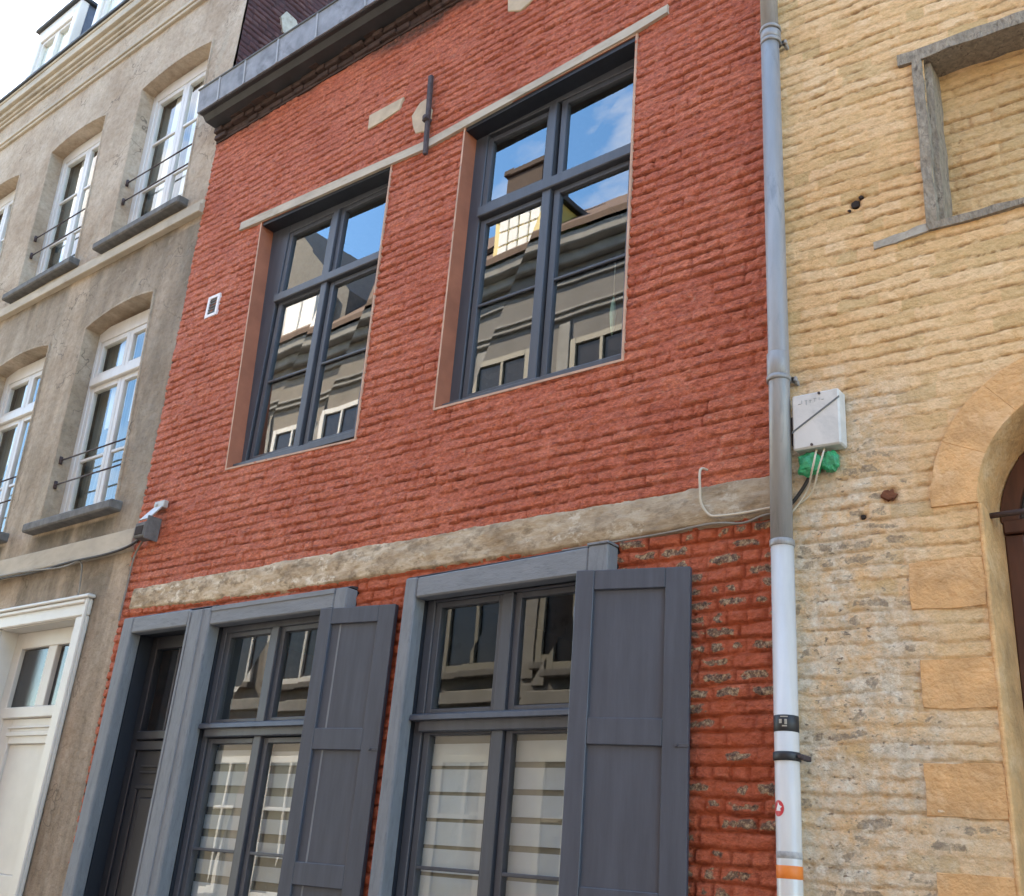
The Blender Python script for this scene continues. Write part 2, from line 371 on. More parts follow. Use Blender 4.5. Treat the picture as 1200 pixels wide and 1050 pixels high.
def sheet(name, mat, parent, xs, zs, hfun, polys=(), xmap=None, pmap=None, cell=(.012, .008)):
    X, Z = np.meshgrid(xs, zs)
    if xmap: X = xmap(X, Z)
    X = X.copy(); Z = Z.copy(); c = max(cell)*.62
    for P in polys:
        n = len(P)
        for i in range(n):
            a = np.array(P[i], float); b = np.array(P[(i+1) % n], float); d = b-a; l2 = d@d
            t = np.clip(((X-a[0])*d[0] + (Z-a[1])*d[1])/l2, 0, 1)
            qx = a[0]+t*d[0]; qz = a[1]+t*d[1]
            near = (np.abs(X-qx) < cell[0]*.62) & (np.abs(Z-qz) < cell[1]*.62)
            X[near] = qx[near]; Z[near] = qz[near]
        for p in P:
            j = np.argmin((X-p[0])**2+(Z-p[1])**2); X.flat[j] = p[0]; Z.flat[j] = p[1]
    H, at = hfun(X, Z)
    nz, nx = X.shape
    if pmap: co = pmap(X, Z, H)
    else: co = np.stack([X, -H, Z], -1)
    idx = np.arange(nz*nx).reshape(nz, nx)
    F = np.stack([idx[:-1, :-1], idx[:-1, 1:], idx[1:, 1:], idx[1:, :-1]], -1).reshape(-1, 4)
    if polys:
        cx = X.ravel()[F].mean(1); cz = Z.ravel()[F].mean(1); rm = np.zeros(len(F), bool)
        for P in polys: rm |= inside(P, cx, cz)
        F = F[~rm]
    used = np.zeros(nz*nx, bool); used[F.ravel()] = True
    remap = np.cumsum(used)-1; F = remap[F]; co = co.reshape(-1, 3)[used] - np.array(origin(parent))
    me = bpy.data.meshes.new(name)
    me.vertices.add(len(co)); me.vertices.foreach_set('co', co.astype(np.float32).ravel())
    me.loops.add(F.size); me.loops.foreach_set('vertex_index', F.astype(np.int32).ravel())
    me.polygons.add(len(F)); me.polygons.foreach_set('loop_start', np.arange(0, F.size, 4, dtype=np.int32))
    me.polygons.foreach_set('loop_total', np.full(len(F), 4, np.int32))
    me.polygons.foreach_set('use_smooth', np.ones(len(F), bool))
    me.update(); me.validate()
    for k, v in at.items():
        a = me.attributes.new(k, 'FLOAT', 'POINT'); a.data.foreach_set('value', np.asarray(v, np.float32).ravel()[used])
    me.materials.append(mat)
    o = bpy.data.objects.new(name, me); COL.objects.link(o); o.parent = parent
    return o
def offset_poly(P, d):
    """push each corner away from the centroid along its angle bisector (convex outline, counter-clockwise or not)"""
    n = len(P); area = sum(P[i][0]*P[(i+1) % n][1]-P[(i+1) % n][0]*P[i][1] for i in range(n)); s = 1 if area > 0 else -1
    out = []
    for i in range(n):
        a = Vector(P[i-1]); b = Vector(P[i]); c = Vector(P[(i+1) % n])
        d1 = (b-a).normalized(); d2 = (c-b).normalized()
        n1 = Vector((d1.y, -d1.x))*s; n2 = Vector((d2.y, -d2.x))*s
        bi = (n1+n2).normalized(); out.append(tuple(b + bi*d/max(.3, bi.dot(n1))))
    return out
def reveal(name, P, y0, y1, lip, mat, parent, edge=None, mp=None):
    """lined opening: proud lip round the hole, then the four returns running back to the frame"""
    mb = MB(mp); n = len(P); O = offset_poly(P, lip)
    mb.use(edge or mat)
    for i in range(n):
        j = (i+1) % n
        mb.poly([(P[i][0], y0, P[i][1]), (P[j][0], y0, P[j][1]), (O[j][0], y0, O[j][1]), (O[i][0], y0, O[i][1])])
        mb.poly([(O[i][0], y0, O[i][1]), (O[j][0], y0, O[j][1]), (O[j][0], y1, O[j][1]), (O[i][0], y1, O[i][1])])
    mb.use(mat)
    for i in range(n):
        j = (i+1) % n
        mb.poly([(P[i][0], y0, P[i][1]), (P[i][0], y1, P[i][1]), (P[j][0], y1, P[j][1]), (P[j][0], y0, P[j][1])])
        mb.poly([(P[i][0], y1, P[i][1]), (P[j][0], y1, P[j][1]), (O[j][0], y1, O[j][1]), (O[i][0], y1, O[i][1])])
    return mb.build(name, mat, parent)

# ------------------------------------------------------------------ light, sky, camera
w = bpy.data.worlds.new("World"); scene.world = w; w.use_nodes = True
nt = w.node_tree; bg = nt.nodes['Background']; sky = nt.nodes.new('ShaderNodeTexSky')
sky.sky_type = 'NISHITA'; sky.sun_disc = False
SUN_EL, SUN_AZ = rad(44), rad(-62)      # azimuth measured from +y (behind the red house) towards +x
sky.sun_elevation = SUN_EL; sky.sun_rotation = SUN_AZ
sky.air_density = 1.0; sky.dust_density = .25; sky.ozone_density = 2.5
hs = nt.nodes.new('ShaderNodeHueSaturation'); hs.inputs['Saturation'].default_value = 1.25
nt.links.new(sky.outputs[0], hs.inputs['Color']); tc = nt.nodes.new('ShaderNodeTexCoord'); mp_ = nt.nodes.new('ShaderNodeMapping'); mp_.inputs['Scale'].default_value = (1, 1, 2.2); mp_.inputs['Location'].default_value = (.35, .1, .2)
nt.links.new(tc.outputs['Generated'], mp_.inputs[0])
cl = ramp(nt, noise(nt, 2.1, 9, .58, vec=mp_.outputs[0], dist=.25), [(.50, 0), (.66, .85)])      # broken white cloud
nt.links.new(mix(nt, cl, hs.outputs[0], (4.6, 4.7, 4.9)), bg.inputs[0]); bg.inputs[1].default_value = .15
sd = bpy.data.lights.new('sun', 'SUN'); sd.energy = 3.6; sd.angle = rad(.5); sd.color = (1, .95, .87)
so = bpy.data.objects.new('sun', sd); COL.objects.link(so)
dirv = Vector((math.sin(SUN_AZ)*math.cos(SUN_EL), math.cos(SUN_AZ)*math.cos(SUN_EL), math.sin(SUN_EL)))
so.rotation_euler = dirv.to_track_quat('Z', 'Y').to_euler(); so.location = (-5, 10, 20)
scene.view_settings.view_transform = 'Standard'; scene.view_settings.look = 'None'
scene.view_settings.exposure = 2.95; scene.view_settings.gamma = 1
scene.view_settings.use_white_balance = True; scene.view_settings.white_balance_temperature = 8300; scene.view_settings.white_balance_tint = 10
cd = bpy.data.cameras.new('camera'); cam = bpy.data.objects.new('camera', cd); COL.objects.link(cam); scene.camera = cam
cd.sensor_fit = 'HORIZONTAL'; cd.sensor_width = 36; cd.lens = 36*1205.56/1200; cd.clip_end = 500; cd.clip_start = .05
Rm = Matrix(((0.7797739, 0.18296204, 0.59872996), (0.62104708, -0.34685318, -0.70284663), (0.07907714, 0.91990095, -0.3840951)))
cam.rotation_euler = Rm.to_euler(); cam.location = (0, -4.0, 1.6)
scene.cycles.max_bounces = 8; scene.cycles.transparent_max_bounces = 12; scene.cycles.diffuse_bounces = 4

# ------------------------------------------------------------------ ground of the street
def slab(name, x0, x1, y0, y1, z0, z1, mat):
    o = MB().box(x0, x1, y0, y1, z0, z1).build(name, mat); tag(o, kind='structure'); return o
slab('ground', -120, 120, -120, 120, -.6, -.14, M['groundm'])
slab('road', -60, 60, -5.4, -1.3, -.14, -.13, M['asphalt'])
slab('pavement', -60, 60, -1.3, .3, -.14, 0, M['paving'])
slab('pavement', -60, 60, -6.9, -5.4, -.14, 0, M['paving'])

def XL(z): return -6.936 - .0447*z      # leaning seam between the red and the beige house

# ================================================================== RED HOUSE
house = empty('red_brick_house', (-4.4, 0, 0), 'terraced house of rough red-painted brick with slate grey windows, doorway and shutters', 'house')
W1 = [(-6.08, 4.155), (-4.73, 4.11), (-4.78, 6.29), (-6.27, 6.35)]
W2 = [(-4.035, 4.17), (-2.70, 4.15), (-2.697, 6.365), (-4.06, 6.30)]
G1 = [(-6.86, 0.02), (-4.50, 0.02), (-4.50, 3.085), (-6.84, 3.105)]
G2 = [(-4.03, 0.7), (-2.675, 0.7), (-2.675, 3.12), (-3.98, 3.085)]
def red_h(X, Z):
    up = sst(3.1, 3.4, Z)
    h, body, rnd, rnd2, fz, gap = brick(X, Z, 11, vj=1.0-.42*up, jw=.011-.003*up, rough=1.3)
    low = 1-sst(3.1, 3.25, Z)
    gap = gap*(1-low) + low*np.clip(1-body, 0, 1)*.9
    h = h + .006 + low*(.007*fbm(X*38, Z*55, 151, 3)*(.3+.7*body) - .004*(1-body))
    c = CORE
    f = (rnd2 > .22+.42*vnoise(X*5, Z*6, 44))*c*low*sst(-3.2, -2.6, X)*(.8+.5*rnd) + (rnd2 > .9)*c*.5*low
    f = np.clip(f + (rnd2 > .965)*c*(1-low)*.5, 0, 1)
    edge = sst(-.16, 0, -(X-XL(Z)-.0))  # toothed left edge
    ez = 7.58 + .05*fbm(X*3, Z*3, 5)*4 - .10*sst(-5.6, -4.6, X)
    bare = sst(-.05, .12, Z-ez)
    return h, dict(rnd=rnd, flk=f, low=low, bare=bare, gap=gap)
zs = np.concatenate([np.arange(0, 1.36, .034), np.arange(1.36, 3.3, .0075), np.arange(3.3, 7.9, .0085)])
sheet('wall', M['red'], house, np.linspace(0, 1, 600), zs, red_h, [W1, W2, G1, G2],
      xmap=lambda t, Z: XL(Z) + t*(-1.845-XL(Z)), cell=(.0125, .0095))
# closed shell behind the front so rooms are dark and the house is solid from the side
sh = MB(); sh.box(-7.25, -1.87, 7.8, 8.0, 0, 8.0); sh.box(-7.22, -7.1, .06, 7.8, 0, 8.0); sh.box(-1.98, -1.87, .06, 7.8, 0, 8.0)
sh.build('outer_wall', M['opp3'], house)
for z in (.0, 3.25, 7.3): MB().box(-7.08, -2.0, .25, 7.78, z, z+.12).build('floor', M['floorwood'], house)
iw = MB(); iw.box(-7.08, -2.0, 2.9, 3.0, .12, 7.28); iw.box(-4.6, -4.5, .25, 2.9, .12, 7.28)
iw.build('interior_wall', M['interior'], house)
# roof
rf = MB(); rf.prism([(0, 0), (1, 0), (1, 1)], 0, 1)
rf = MB()
for (ya, za, yb, zb) in ((-.02, 7.98, 4.0, 11.2), (4.0, 11.2, 8.1, 7.98)):
    rf.hexa([(-7.26, ya, za-.12), (-1.8, ya, za-.12), (-1.8, yb, zb-.12), (-7.26, yb, zb-.12), (-7.26, ya, za), (-1.8, ya, za), (-1.8, yb, zb), (-7.26, yb, zb)])
roof = rf.build('roof', M['tile'], house)
for x in (-7.2, -1.95): MB(lambda c: Vector((c.y, c.x, c.z))).prism([(.05, 7.8), (7.95, 7.8), (4, 10.98)], x, x+.1).build('gable', M['opp3'], roof)

# limewashed storey beam
def beam_h(X, Z):
    t = (Z-3.15)/.21
    h = .020*np.clip(1-np.abs(t-.5)*2, 0, 1)**.25 + .022*fbm(X*3, Z*9, 71) + .015*fbm(X*9, Z*20, 75) + .007*fbm(X*36, Z*60, 79, 2) + .016
    return h, {}
def beam_map(t, s):
    x = -6.955 + t*(5.11); lo = 3.185 - .04*sst(0, .25, t) + .014*fbm(x*4, x*0+1.5, 3) + .010*fbm(x*30, x*0+3.5, 13) ; hi = 3.365 - .004*t + .028*fbm(x*2.5, x*0+4.5, 8) + .018*fbm(x*11, x*0+2.5, 9) + .012*fbm(x*40, x*0+1.5, 10)
    return x, lo + s*(hi-lo)
_t = np.linspace(0, 1, 420); _s = np.linspace(0, 1, 26)
TT, SS = np.meshgrid(_t, _s); BX, BZ = beam_map(TT, SS)
sheet('storey_beam', M['beam'], house, _t, _s, lambda X, Z: (beam_h(BX, BZ)[0]*(sst(0, .08, SS)*sst(0, .08, 1-SS)) - .012, {}),
      pmap=lambda X, Z, H: np.stack([BX, -H, BZ], -1))
# long pale strip over both upper windows
lp = [(-6.56, 6.372, 6.45), (-6.3, 6.358, 6.44), (-5.5, 6.315, 6.40), (-4.9, 6.29, 6.365), (-4.42, 6.268, 6.345), (-4.05, 6.295, 6.365), (-3.4, 6.335, 6.40), (-2.75, 6.375, 6.45), (-2.47, 6.41, 6.475)]
ls = MB()
for (a, b) in zip(lp[:-1], lp[1:]):
    n = 6
    for k in range(n):
        f0, f1 = k/n, (k+1)/n; q = lambda i, f: a[i]+(b[i]-a[i])*f
        j = lambda: random.uniform(-.003, .003)
        ls.hexa([(q(0, f0), -.026, q(1, f0)), (q(0, f1), -.026, q(1, f1)), (q(0, f1), .01, q(1, f1)), (q(0, f0), .01, q(1, f0)),
                 (q(0, f0), -.022, q(2, f0)), (q(0, f1), -.022, q(2, f1)), (q(0, f1), .01, q(2, f1)), (q(0, f0), .01, q(2, f0))])
bmesh.ops.remove_doubles(ls.bm, verts=ls.bm.verts, dist=.0005)
ls.build('lintel_strip', M['lintel'], house)
for nm, P in (('mortar_patch', [(-5.12, 6.90), (-5.11, 6.76), (-4.95, 6.765), (-4.78, 6.79), (-4.75, 6.90), (-4.86, 6.895)]),
              ('mortar_patch', [(-4.63, 6.66), (-4.56, 6.75), (-4.50, 6.76), (-4.42, 6.62), (-4.44, 6.44), (-4.56, 6.47), (-4.60, 6.55)]),
              ('mortar_patch', [(-3.80, 7.36), (-3.78, 7.18), (-3.66, 7.12), (-3.52, 7.17), (-3.50, 7.34)])):
    MB().prism(P, -.015, .01, .005).build(nm, M['mortar'], house)
# iron tie anchor
an = MB(); an.hexa([(-4.42, -.05, 6.20), (-4.385, -.05, 6.20), (-4.385, -.02, 6.20), (-4.42, -.02, 6.20), (-4.475, -.05, 6.93), (-4.435, -.05, 6.93), (-4.435, -.02, 6.93), (-4.475, -.02, 6.93)], .006)
an.box(-4.46, -4.40, -.062, -.03, 6.50, 6.55, .006); an.tube([(-4.43, -.07, 6.525), (-4.43, .01, 6.525)], .018)
an.build('wall_anchor', M['iron'], house)
# small air vent
v = MB(); v.box(-6.80, -6.775, -.022, .01, 5.60, 5.80); v.box(-6.67, -6.645, -.022, .01, 5.60, 5.80); v.box(-6.775, -6.67, -.022, .01, 5.60, 5.625); v.box(-6.775, -6.67, -.022, .01, 5.775, 5.80)
vt = v.build('air_vent', M['whitevinyl'], house)
v = MB(); v.box(-6.775, -6.67, -.010, .01, 5.625, 5.775)
for k in range(5): v.box(-6.772, -6.673, -.018, -.012, 5.64+k*.027, 5.65+k*.027)
v.build('grille', M['sill'], vt)

def casement(parent, name, x0, x1, z0, z1, yf, panes, bars, mull, trans, fmat, gmat, stile=.05, depth=.05, label=None, frame_w=.05, panebars=.018):
    """outer frame as the part; sashes, glazing bars and panes as its sub-parts.
    panes: list of (px0,px1,pz0,pz1); mull: list of (x0,x1); trans: list of (z0,z1)"""
    f = MB(); a, b = x0, x1
    f.box(a, panes_min(panes, 0)-stile, yf-.01, yf+depth+.02, z0, z1, .004)
    f.box(panes_max(panes, 1)+stile, b, yf-.01, yf+depth+.02, z0, z1, .004)
    xa = panes_min(panes, 0)-stile; xb = panes_max(panes, 1)+stile
    f.box(xa, xb, yf-.01, yf+depth+.02, panes_max(panes, 3)+stile*.8, z1, .004)
    f.box(xa, xb, yf-.01, yf+depth+.02, z0, panes_min(panes, 2)-stile*.8, .004)
    for (m0, m1) in mull: f.box(m0, m1, yf-.022, yf+depth, panes_min(panes, 2)-stile*.8, panes_max(panes, 3)+stile*.8, .004)
    for (t0, t1) in trans: f.box(xa, xb, yf-.038, yf+depth-.001, t0, t1, .006)
    fo = f.build(name, fmat, parent, label=label)
    for (a, b, c, d) in panes:
        s = MB(); s.use(fmat); t = stile
        s.box(a-t, a, yf, yf+depth-.004, c-t*.8, d+t*.8, .003); s.box(b, b+t, yf, yf+depth-.004, c-t*.8, d+t*.8, .003)
        s.box(a, b, yf, yf+depth-.004, c-t*.8, c, .003); s.box(a, b, yf, yf+depth-.004, d, d+t*.8, .003)
        s.build('sash', fmat, fo)
        g = MB(); e = random.uniform(-.0012, .0012); y = yf+.022
        g.hexa([(a-.004, y+e, c-.004), (b+.004, y-e, c-.004), (b+.004, y-e+.004, c-.004), (a-.004, y+e+.004, c-.004), (a-.004, y-e, d+.004), (b+.004, y+e, d+.004), (b+.004, y+e+.004, d+.004), (a-.004, y-e+.004, d+.004)])
        g.build('pane', gmat, fo)
        for z in bars:
            if c < z < d: MB().box(a, b, yf+.002, yf+.018, z-panebars/2, z+panebars/2, .003).build('glazing_bar', fmat, fo)
    return fo
def panes_min(p, i): return min(q[i] for q in p)
def panes_max(p, i): return max(q[i] for q in p)

# upper windows
reveal('window_reveal', W1, -.012, .19, .014, M['terracotta'], house, M['pale_edge'])
reveal('window_reveal', W2, -.012, .19, .014, M['terracotta'], house, M['pale_edge'])
# dark head board under each strip
MB().hexa([(-6.262, -.003, 6.318), (-4.782, -.003, 6.262), (-4.782, .16, 6.262), (-6.262, .16, 6.318), (-6.262, -.003, 6.352), (-4.782, -.003, 6.292), (-4.782, .16, 6.292), (-6.262, .16, 6.352)]).build('soffit_board', M['darkwood'], house)
MB().hexa([(-4.056, -.003, 6.268), (-2.70, -.003, 6.332), (-2.70, .16, 6.332), (-4.056, .16, 6.268), (-4.056, -.003, 6.302), (-2.70, -.003, 6.366), (-2.70, .16, 6.366), (-4.056, .16, 6.302)]).build('soffit_board', M['darkwood'], house)
casement(house, 'window', -6.30, -4.70, 4.08, 6.40, .12, [(-6.0, -5.545, 5.68, 6.20), (-5.385, -4.90, 5.66, 6.20), (-5.97, -5.50, 4.275, 5.55), (-5.37, -4.905, 4.27, 5.53)],
         [4.88], [(-5.50, -5.435)], [(5.575, 5.645)], M['frame'], M['glass'], stile=.045)
casement(house, 'window', -4.12, -2.66, 4.08, 6.42, .12, [(-3.91, -3.45, 5.70, 6.20), (-3.29, -2.79, 5.67, 6.23), (-3.90, -3.44, 4.285, 5.525), (-3.30, -2.795, 4.27, 5.53)],
         [4.905], [(-3.425, -3.36)], [(5.575, 5.655)], M['frame'], M['glass'], stile=.045)
sl = MB(); sl.box(-6.08, -4.735, -.005, .13, 4.15, 4.185, .004); sl.box(-4.03, -2.705, -.005, .13, 4.175, 4.20, .004); 
# slate grey sill boards
sl = MB(); sl.box(-6.07, -4.745, .03, .118, 4.15, 4.20, .004); sl.build('window_sill', M['frame'], house)
sl = MB(); sl.box(-4.02, -2.71, .03, .118, 4.175, 4.21, .004); sl.build('window_sill', M['frame'], house)

# ground floor: heavy weathered timber surround of door and first window
yb = .2
f = MB(); f.box(-6.86, -6.735, -.09, .0, .02, 3.10, .008); f.build('door_post', M['weather'], house)
f = MB(); f.box(-6.055, -5.80, -.095, .0, .02, 3.085, .008); f.box(-6.0, -5.885, -.103, -.09, .02, 3.08, .004); f.box(-6.032, -6.018, -.100, -.09, .02, 3.07, .002)
f.build('centre_post', M['weather'], house)
f = MB(); f.box(-6.733, -6.057, -.088, .0, 2.985, 3.098, .008); f.build('door_header', M['weather_h'], house)
f = MB(); f.box(-5.798, -4.602, -.092, .0, 2.968, 3.085, .008); f.box(-5.798, -4.602, -.098, -.088, 3.055, 3.088, .004); f.build('window_header', M['weather_h'], house)
f = MB(); f.box(-4.60, -4.50, -.09, .0, .02, 3.088, .006); f.build('window_post', M['weather'], house)
f = MB(); f.box(-4.025, -3.935, -.09, .0, .7, 3.085, .008); f.build('window_post', M['weather'], house)
f = MB(); f.hexa([(-3.932, -.09, 2.968), (-2.792, -.09, 2.975), (-2.792, .0, 2.975), (-3.932, .0, 2.968), (-3.932, -.09, 3.082), (-2.792, -.09, 3.108), (-2.792, .0, 3.108), (-3.932, .0, 3.082)], .008)
f.build('window_header', M['weather_h'], house)
f = MB(); f.box(-2.79, -2.675, -.092, .0, .7, 3.112, .006); f.box(-2.795, -2.67, -.098, .004, 3.112, 3.124, .002); f.build('window_post', M['weather'], house)
for (xa, xb, za, zb) in ((-6.85, -5.80, 3.102, 3.100), (-5.80, -4.50, 3.092, 3.092), (-4.03, -2.80, 3.090, 3.114)):
    f = MB(); f.hexa([(xa, -.07, za), (xb, -.07, zb), (xb, .0, zb), (xa, .0, za), (xa, -.055, za+.010), (xb, -.055, zb+.010), (xb, .0, zb+.018), (xa, .0, za+.018)]); f.build('dark_gap_strip', M['darkmetal'], house)  # dark strip added as the shaded gap above each header
# dark painted linings behind them
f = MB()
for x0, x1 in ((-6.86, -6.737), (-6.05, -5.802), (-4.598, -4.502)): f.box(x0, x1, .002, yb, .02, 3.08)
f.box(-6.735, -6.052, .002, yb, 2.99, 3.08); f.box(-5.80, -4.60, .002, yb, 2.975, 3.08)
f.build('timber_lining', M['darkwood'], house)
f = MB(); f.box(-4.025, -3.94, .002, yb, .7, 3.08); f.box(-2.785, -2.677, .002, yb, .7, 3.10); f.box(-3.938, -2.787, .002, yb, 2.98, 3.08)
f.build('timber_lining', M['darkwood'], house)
for x0, x1, zt in ((-5.79, -4.61, .72), (-3.93, -2.80, .72)):
    pass
f = MB(); f.box(-5.80, -4.60, -.10, .2, .66, .72, .006); f.box(-5.80, -4.60, .0, .2, .02, .66); f.build('window_sill', M['sillstone'], house)
f = MB(); f.box(-4.06, -2.64, -.10, .2, .66, .70, .006); f.build('window_sill', M['sillstone'], house)
def lowwin(x0, x1, p):
    return casement(house, 'window', x0, x1, .72, 2.978, .03, p, [1.61], [(p[0][1]+.04, p[1][0]-.04)], [(2.262, 2.348)], M['frame'], M['glass_low'], stile=.04, depth=.05)
lowwin(-5.80, -4.60, [(-5.71, -5.30, 2.375, 2.90), (-5.155, -4.72, 2.375, 2.90), (-5.70, -5.295, .82, 2.225), (-5.15, -4.72, .82, 2.225)])
lowwin(-3.937, -2.787, [(-3.84, -3.43, 2.385, 2.93), (-3.28, -2.88, 2.385, 2.93), (-3.83, -3.415, .82, 2.25), (-3.275, -2.87, .82, 2.25)])
# projecting transom noses
for x0, x1, z in ((-5.79, -4.61, 2.312), (-3.93, -2.80, 2.318)):
    f = MB(); f.hexa([(x0, -.035, z), (x1, -.035, z), (x1, .02, z), (x0, .02, z), (x0, -.028, z+.03), (x1, -.028, z+.03), (x1, .02, z+.045), (x0, .02, z+.045)], .003); f.build('transom', M['frame'], house)
# front door in its recess
dr = MB(); dr.box(-6.735, -6.66, .10, .16, .02, 2.99, .004); dr.box(-6.14, -6.055, .10, .16, .02, 2.99, .004); dr.box(-6.66, -6.14, .10, .16, 2.90, 2.99, .004)
dr.box(-6.66, -6.14, .08, .16, 2.27, 2.33, .006); dr.box(-6.66, -6.14, .09, .155, 2.20, 2.265, .006)
dr.box(-6.655, -6.145, .115, .16, .1, 2.20, .004)
for (a, b) in ((.25, .95), (1.08, 1.98)):
    dr.box(-6.58, -6.22, .103, .118, a, a+.03, .004); dr.box(-6.58, -6.22, .103, .118, b-.03, b, .004)
    dr.box(-6.58, -6.55, .103, .118, a+.032, b-.032, .004); dr.box(-6.25, -6.22, .103, .118, a+.032, b-.032, .004); dr.box(-6.50, -6.30, .106, .118, a+.08, b-.08, .01)
dr.box(-6.56, -6.24, .10, .118, 2.05, 2.065, .003); dr.box(-6.56, -6.24, .10, .118, 2.09, 2.105, .003)
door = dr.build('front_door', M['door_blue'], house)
dg = MB(); dg.box(-6.64, -6.16, .135, .139, 2.33, 2.90); dg.build('transom_pane', M['glass_low'], door)
dg = MB(); dg.box(-6.415, -6.395, .12, .15, 2.33, 2.90, .003); dg.build('glazing_bar', M['frame'], door)
dg = MB(); dg.tube([(-6.19, .06, 1.02), (-6.19, .11, 1.02)], [.026, .018], 14); dg.build('door_knob', M['zinc'], door)
st = MB(); st.box(-6.75, -6.04, -.12, .2, -.0, .10, .01); st.build('door_step', M['sillstone'], house)

# shutters: opened back on raised hinges so the hinge stile stands off the wall
def shutter(x0, y0, x1, y1, zt, label):
    d = Vector((x1-x0, y1-y0, 0)); wdt = d.length; d.normalize(); n = Vector((d.y, -d.x, 0))   # n points to the street
    if n.y > 0: n = -n
    mp = lambda c: Vector((x0, y0, 0)) + d*c.x - n*c.y + Vector((0, 0, c.z))
    z0 = .78; s = .09
    m = MB(mp)
    m.box(0, s, 0, .034, z0, zt, .003); m.box(wdt-.115, wdt, 0, .034, z0, zt-.002, .003)
    for (a, b) in ((zt-.095, zt-.001), (2.165, 2.28), (1.475, 1.588), (z0, z0+.12)): m.box(s+.0008, wdt-.1158, .001, .033, a, b, .003)
    o = m.build('shutter', M['shutter'], house, label=label)
    for (a, b) in ((2.28, zt-.095), (1.588, 2.165), (z0+.12, 1.475)):
        p = MB(mp)
        p.box(s+.0001, wdt-.1159, .0185, .030, a, b)
        p.build('panel', M['shutter'], o)
    for z in (1.1, 2.72):
        h = MB(mp); h.box(-.012, .006, .036, .10, z, z+.05, .003); h.tube([(-.004, .030, z-.02), (-.004, .030, z+.07)], .009, 8); h.build('hinge', M['frame'], o)
    c = MB(mp); c.box(wdt-.056, wdt+.004, -.004, .001, 2.162, 2.178, .001); c.tube([(wdt-.05, -.002, 2.17), (wdt-.05, -.012, 2.17)], .007, 10); c.build('catch', M['frame'], o)
    return o
shutter(-4.66, -.13, -4.12, -.05, 2.962, 'slate blue panelled shutter beside the doorway window, partly over its right post')
shutter(-2.775, -.20, -2.245, -.06, 2.956, 'slate blue panelled shutter nearest the downpipe')

# eaves: corbelled sooty brick courses, dark soffit and zinc box gutter
cr = MB()
for i, (z, p) in enumerate(((7.60, .030), (7.665, .055), (7.73, .085))):
    x = -7.27
    while x < -1.86:
        l = random.uniform(.10, .21); cr.box(x, min(x+l-.008, -1.86), -p-random.uniform(-.012, .016), .03, z+random.uniform(.001,.012), z+random.uniform(.052,.061), .006); x += l
cr.build('eaves_corbel', M['eaves'], house)
cr = MB(); cr.box(-7.27, -1.86, -.015, .05, 7.585, 7.80); cr.build('eaves_backing', M['eaves'], house)
gu = MB(); gu.use(M['darkmetal'])
gu.hexa([(-7.275, -.235, 7.775), (-1.84, -.235, 7.775), (-1.84, .02, 7.80), (-7.275, .02, 7.80), (-7.275, -.24, 7.80), (-1.84, -.24, 7.80), (-1.84, .02, 7.83), (-7.275, .02, 7.83)])
gu.hexa([(-7.275, -.16, 7.735), (-1.84, -.16, 7.735), (-1.84, .01, 7.735), (-7.275, .01, 7.735), (-7.275, -.20, 7.774), (-1.84, -.20, 7.774), (-1.84, .01, 7.774), (-7.275, .01, 7.774)])
gu.use(M['zinc'])
gu.hexa([(-7.30, -.25, 7.785), (-1.84, -.25, 7.785), (-1.84, -.236, 7.785), (-7.30, -.236, 7.785), (-7.30, -.275, 8.03), (-1.84, -.275, 8.03), (-1.84, -.262, 8.03), (-7.30, -.262, 8.03)])
gu.hexa([(-7.302, -.25, 7.79), (-7.288, -.25, 7.79), (-7.288, .0, 7.80), (-7.302, .0, 7.80), (-7.302, -.27, 8.03), (-7.288, -.27, 8.03), (-7.288, .0, 8.03), (-7.302, .0, 8.03)])
gutter = gu.build('box_gutter', M['zinc'], house)
g2 = MB(); g2.tube([(-7.31, -.275, 8.035), (-1.84, -.275, 8.035)], .011, 8); g2.build('gutter_bead', M['darkmetal'], gutter)
for x in (-7.0, -6.63, -6.18, -5.68, -5.1, -4.4, -3.7, -3.0, -2.3):
    g2 = MB(); g2.hexa([(x, -.256, 7.785), (x+.02, -.256, 7.785), (x+.02, -.248, 7.785), (x, -.248, 7.785), (x, -.281, 8.03), (x+.02, -.281, 8.03), (x+.02, -.27, 8.03), (x, -.27, 8.03)])
    g2.build('gutter_bracket', M['pipe_grey'], gutter)

# ================================================================== BLINDS inside the lower panes
def blind(x0, x1, zt, zb, y, phase, per, hi, label):
    root = empty('striped_blind', ((x0+x1)/2, y, zb), label, 'window blind', 'striped roller blinds behind the lower street windows')
    b = MB(); b.box(x0, x1, y+.012, y+.014, zb, zt); b.build('sheer_layer', M['blind_gap'], root)
    s = MB(); z = zt-phase
    while z > zb+.02:
        s.box(x0, x1, y, y+.002, max(zb, z-hi), z); z -= per
    s.build('opaque_stripe', M['blind'], root)
    t = MB(); t.box(x0, x1, y-.004, y+.018, zb-.02, zb, .004); t.build('bottom_rail', M['whitevinyl'], root)
    t = MB(); t.tube([(x0, y+.03, zt+.02), (x1, y+.03, zt+.02)], .02, 12); t.build('roller', M['blind_gap'], root)
blind(-5.73, -5.27, 2.25, .80, .10, .055, .128, .082, 'grey and white striped blind in the left casement of the doorway-side window')
blind(-5.18, -4.70, 2.25, .80, .10, .065, .128, .080, 'narrow striped blind beside the first shutter, right casement of the doorway-side window')
blind(-3.86, -3.40, 2.29, .80, .10, .075, .128, .110, 'pale striped blind in the left casement between the two shutters')
blind(-3.30, -2.85, 2.29, .80, .10, .065, .128, .100, 'pale striped blind partly hidden by the shutter nearest the downpipe')
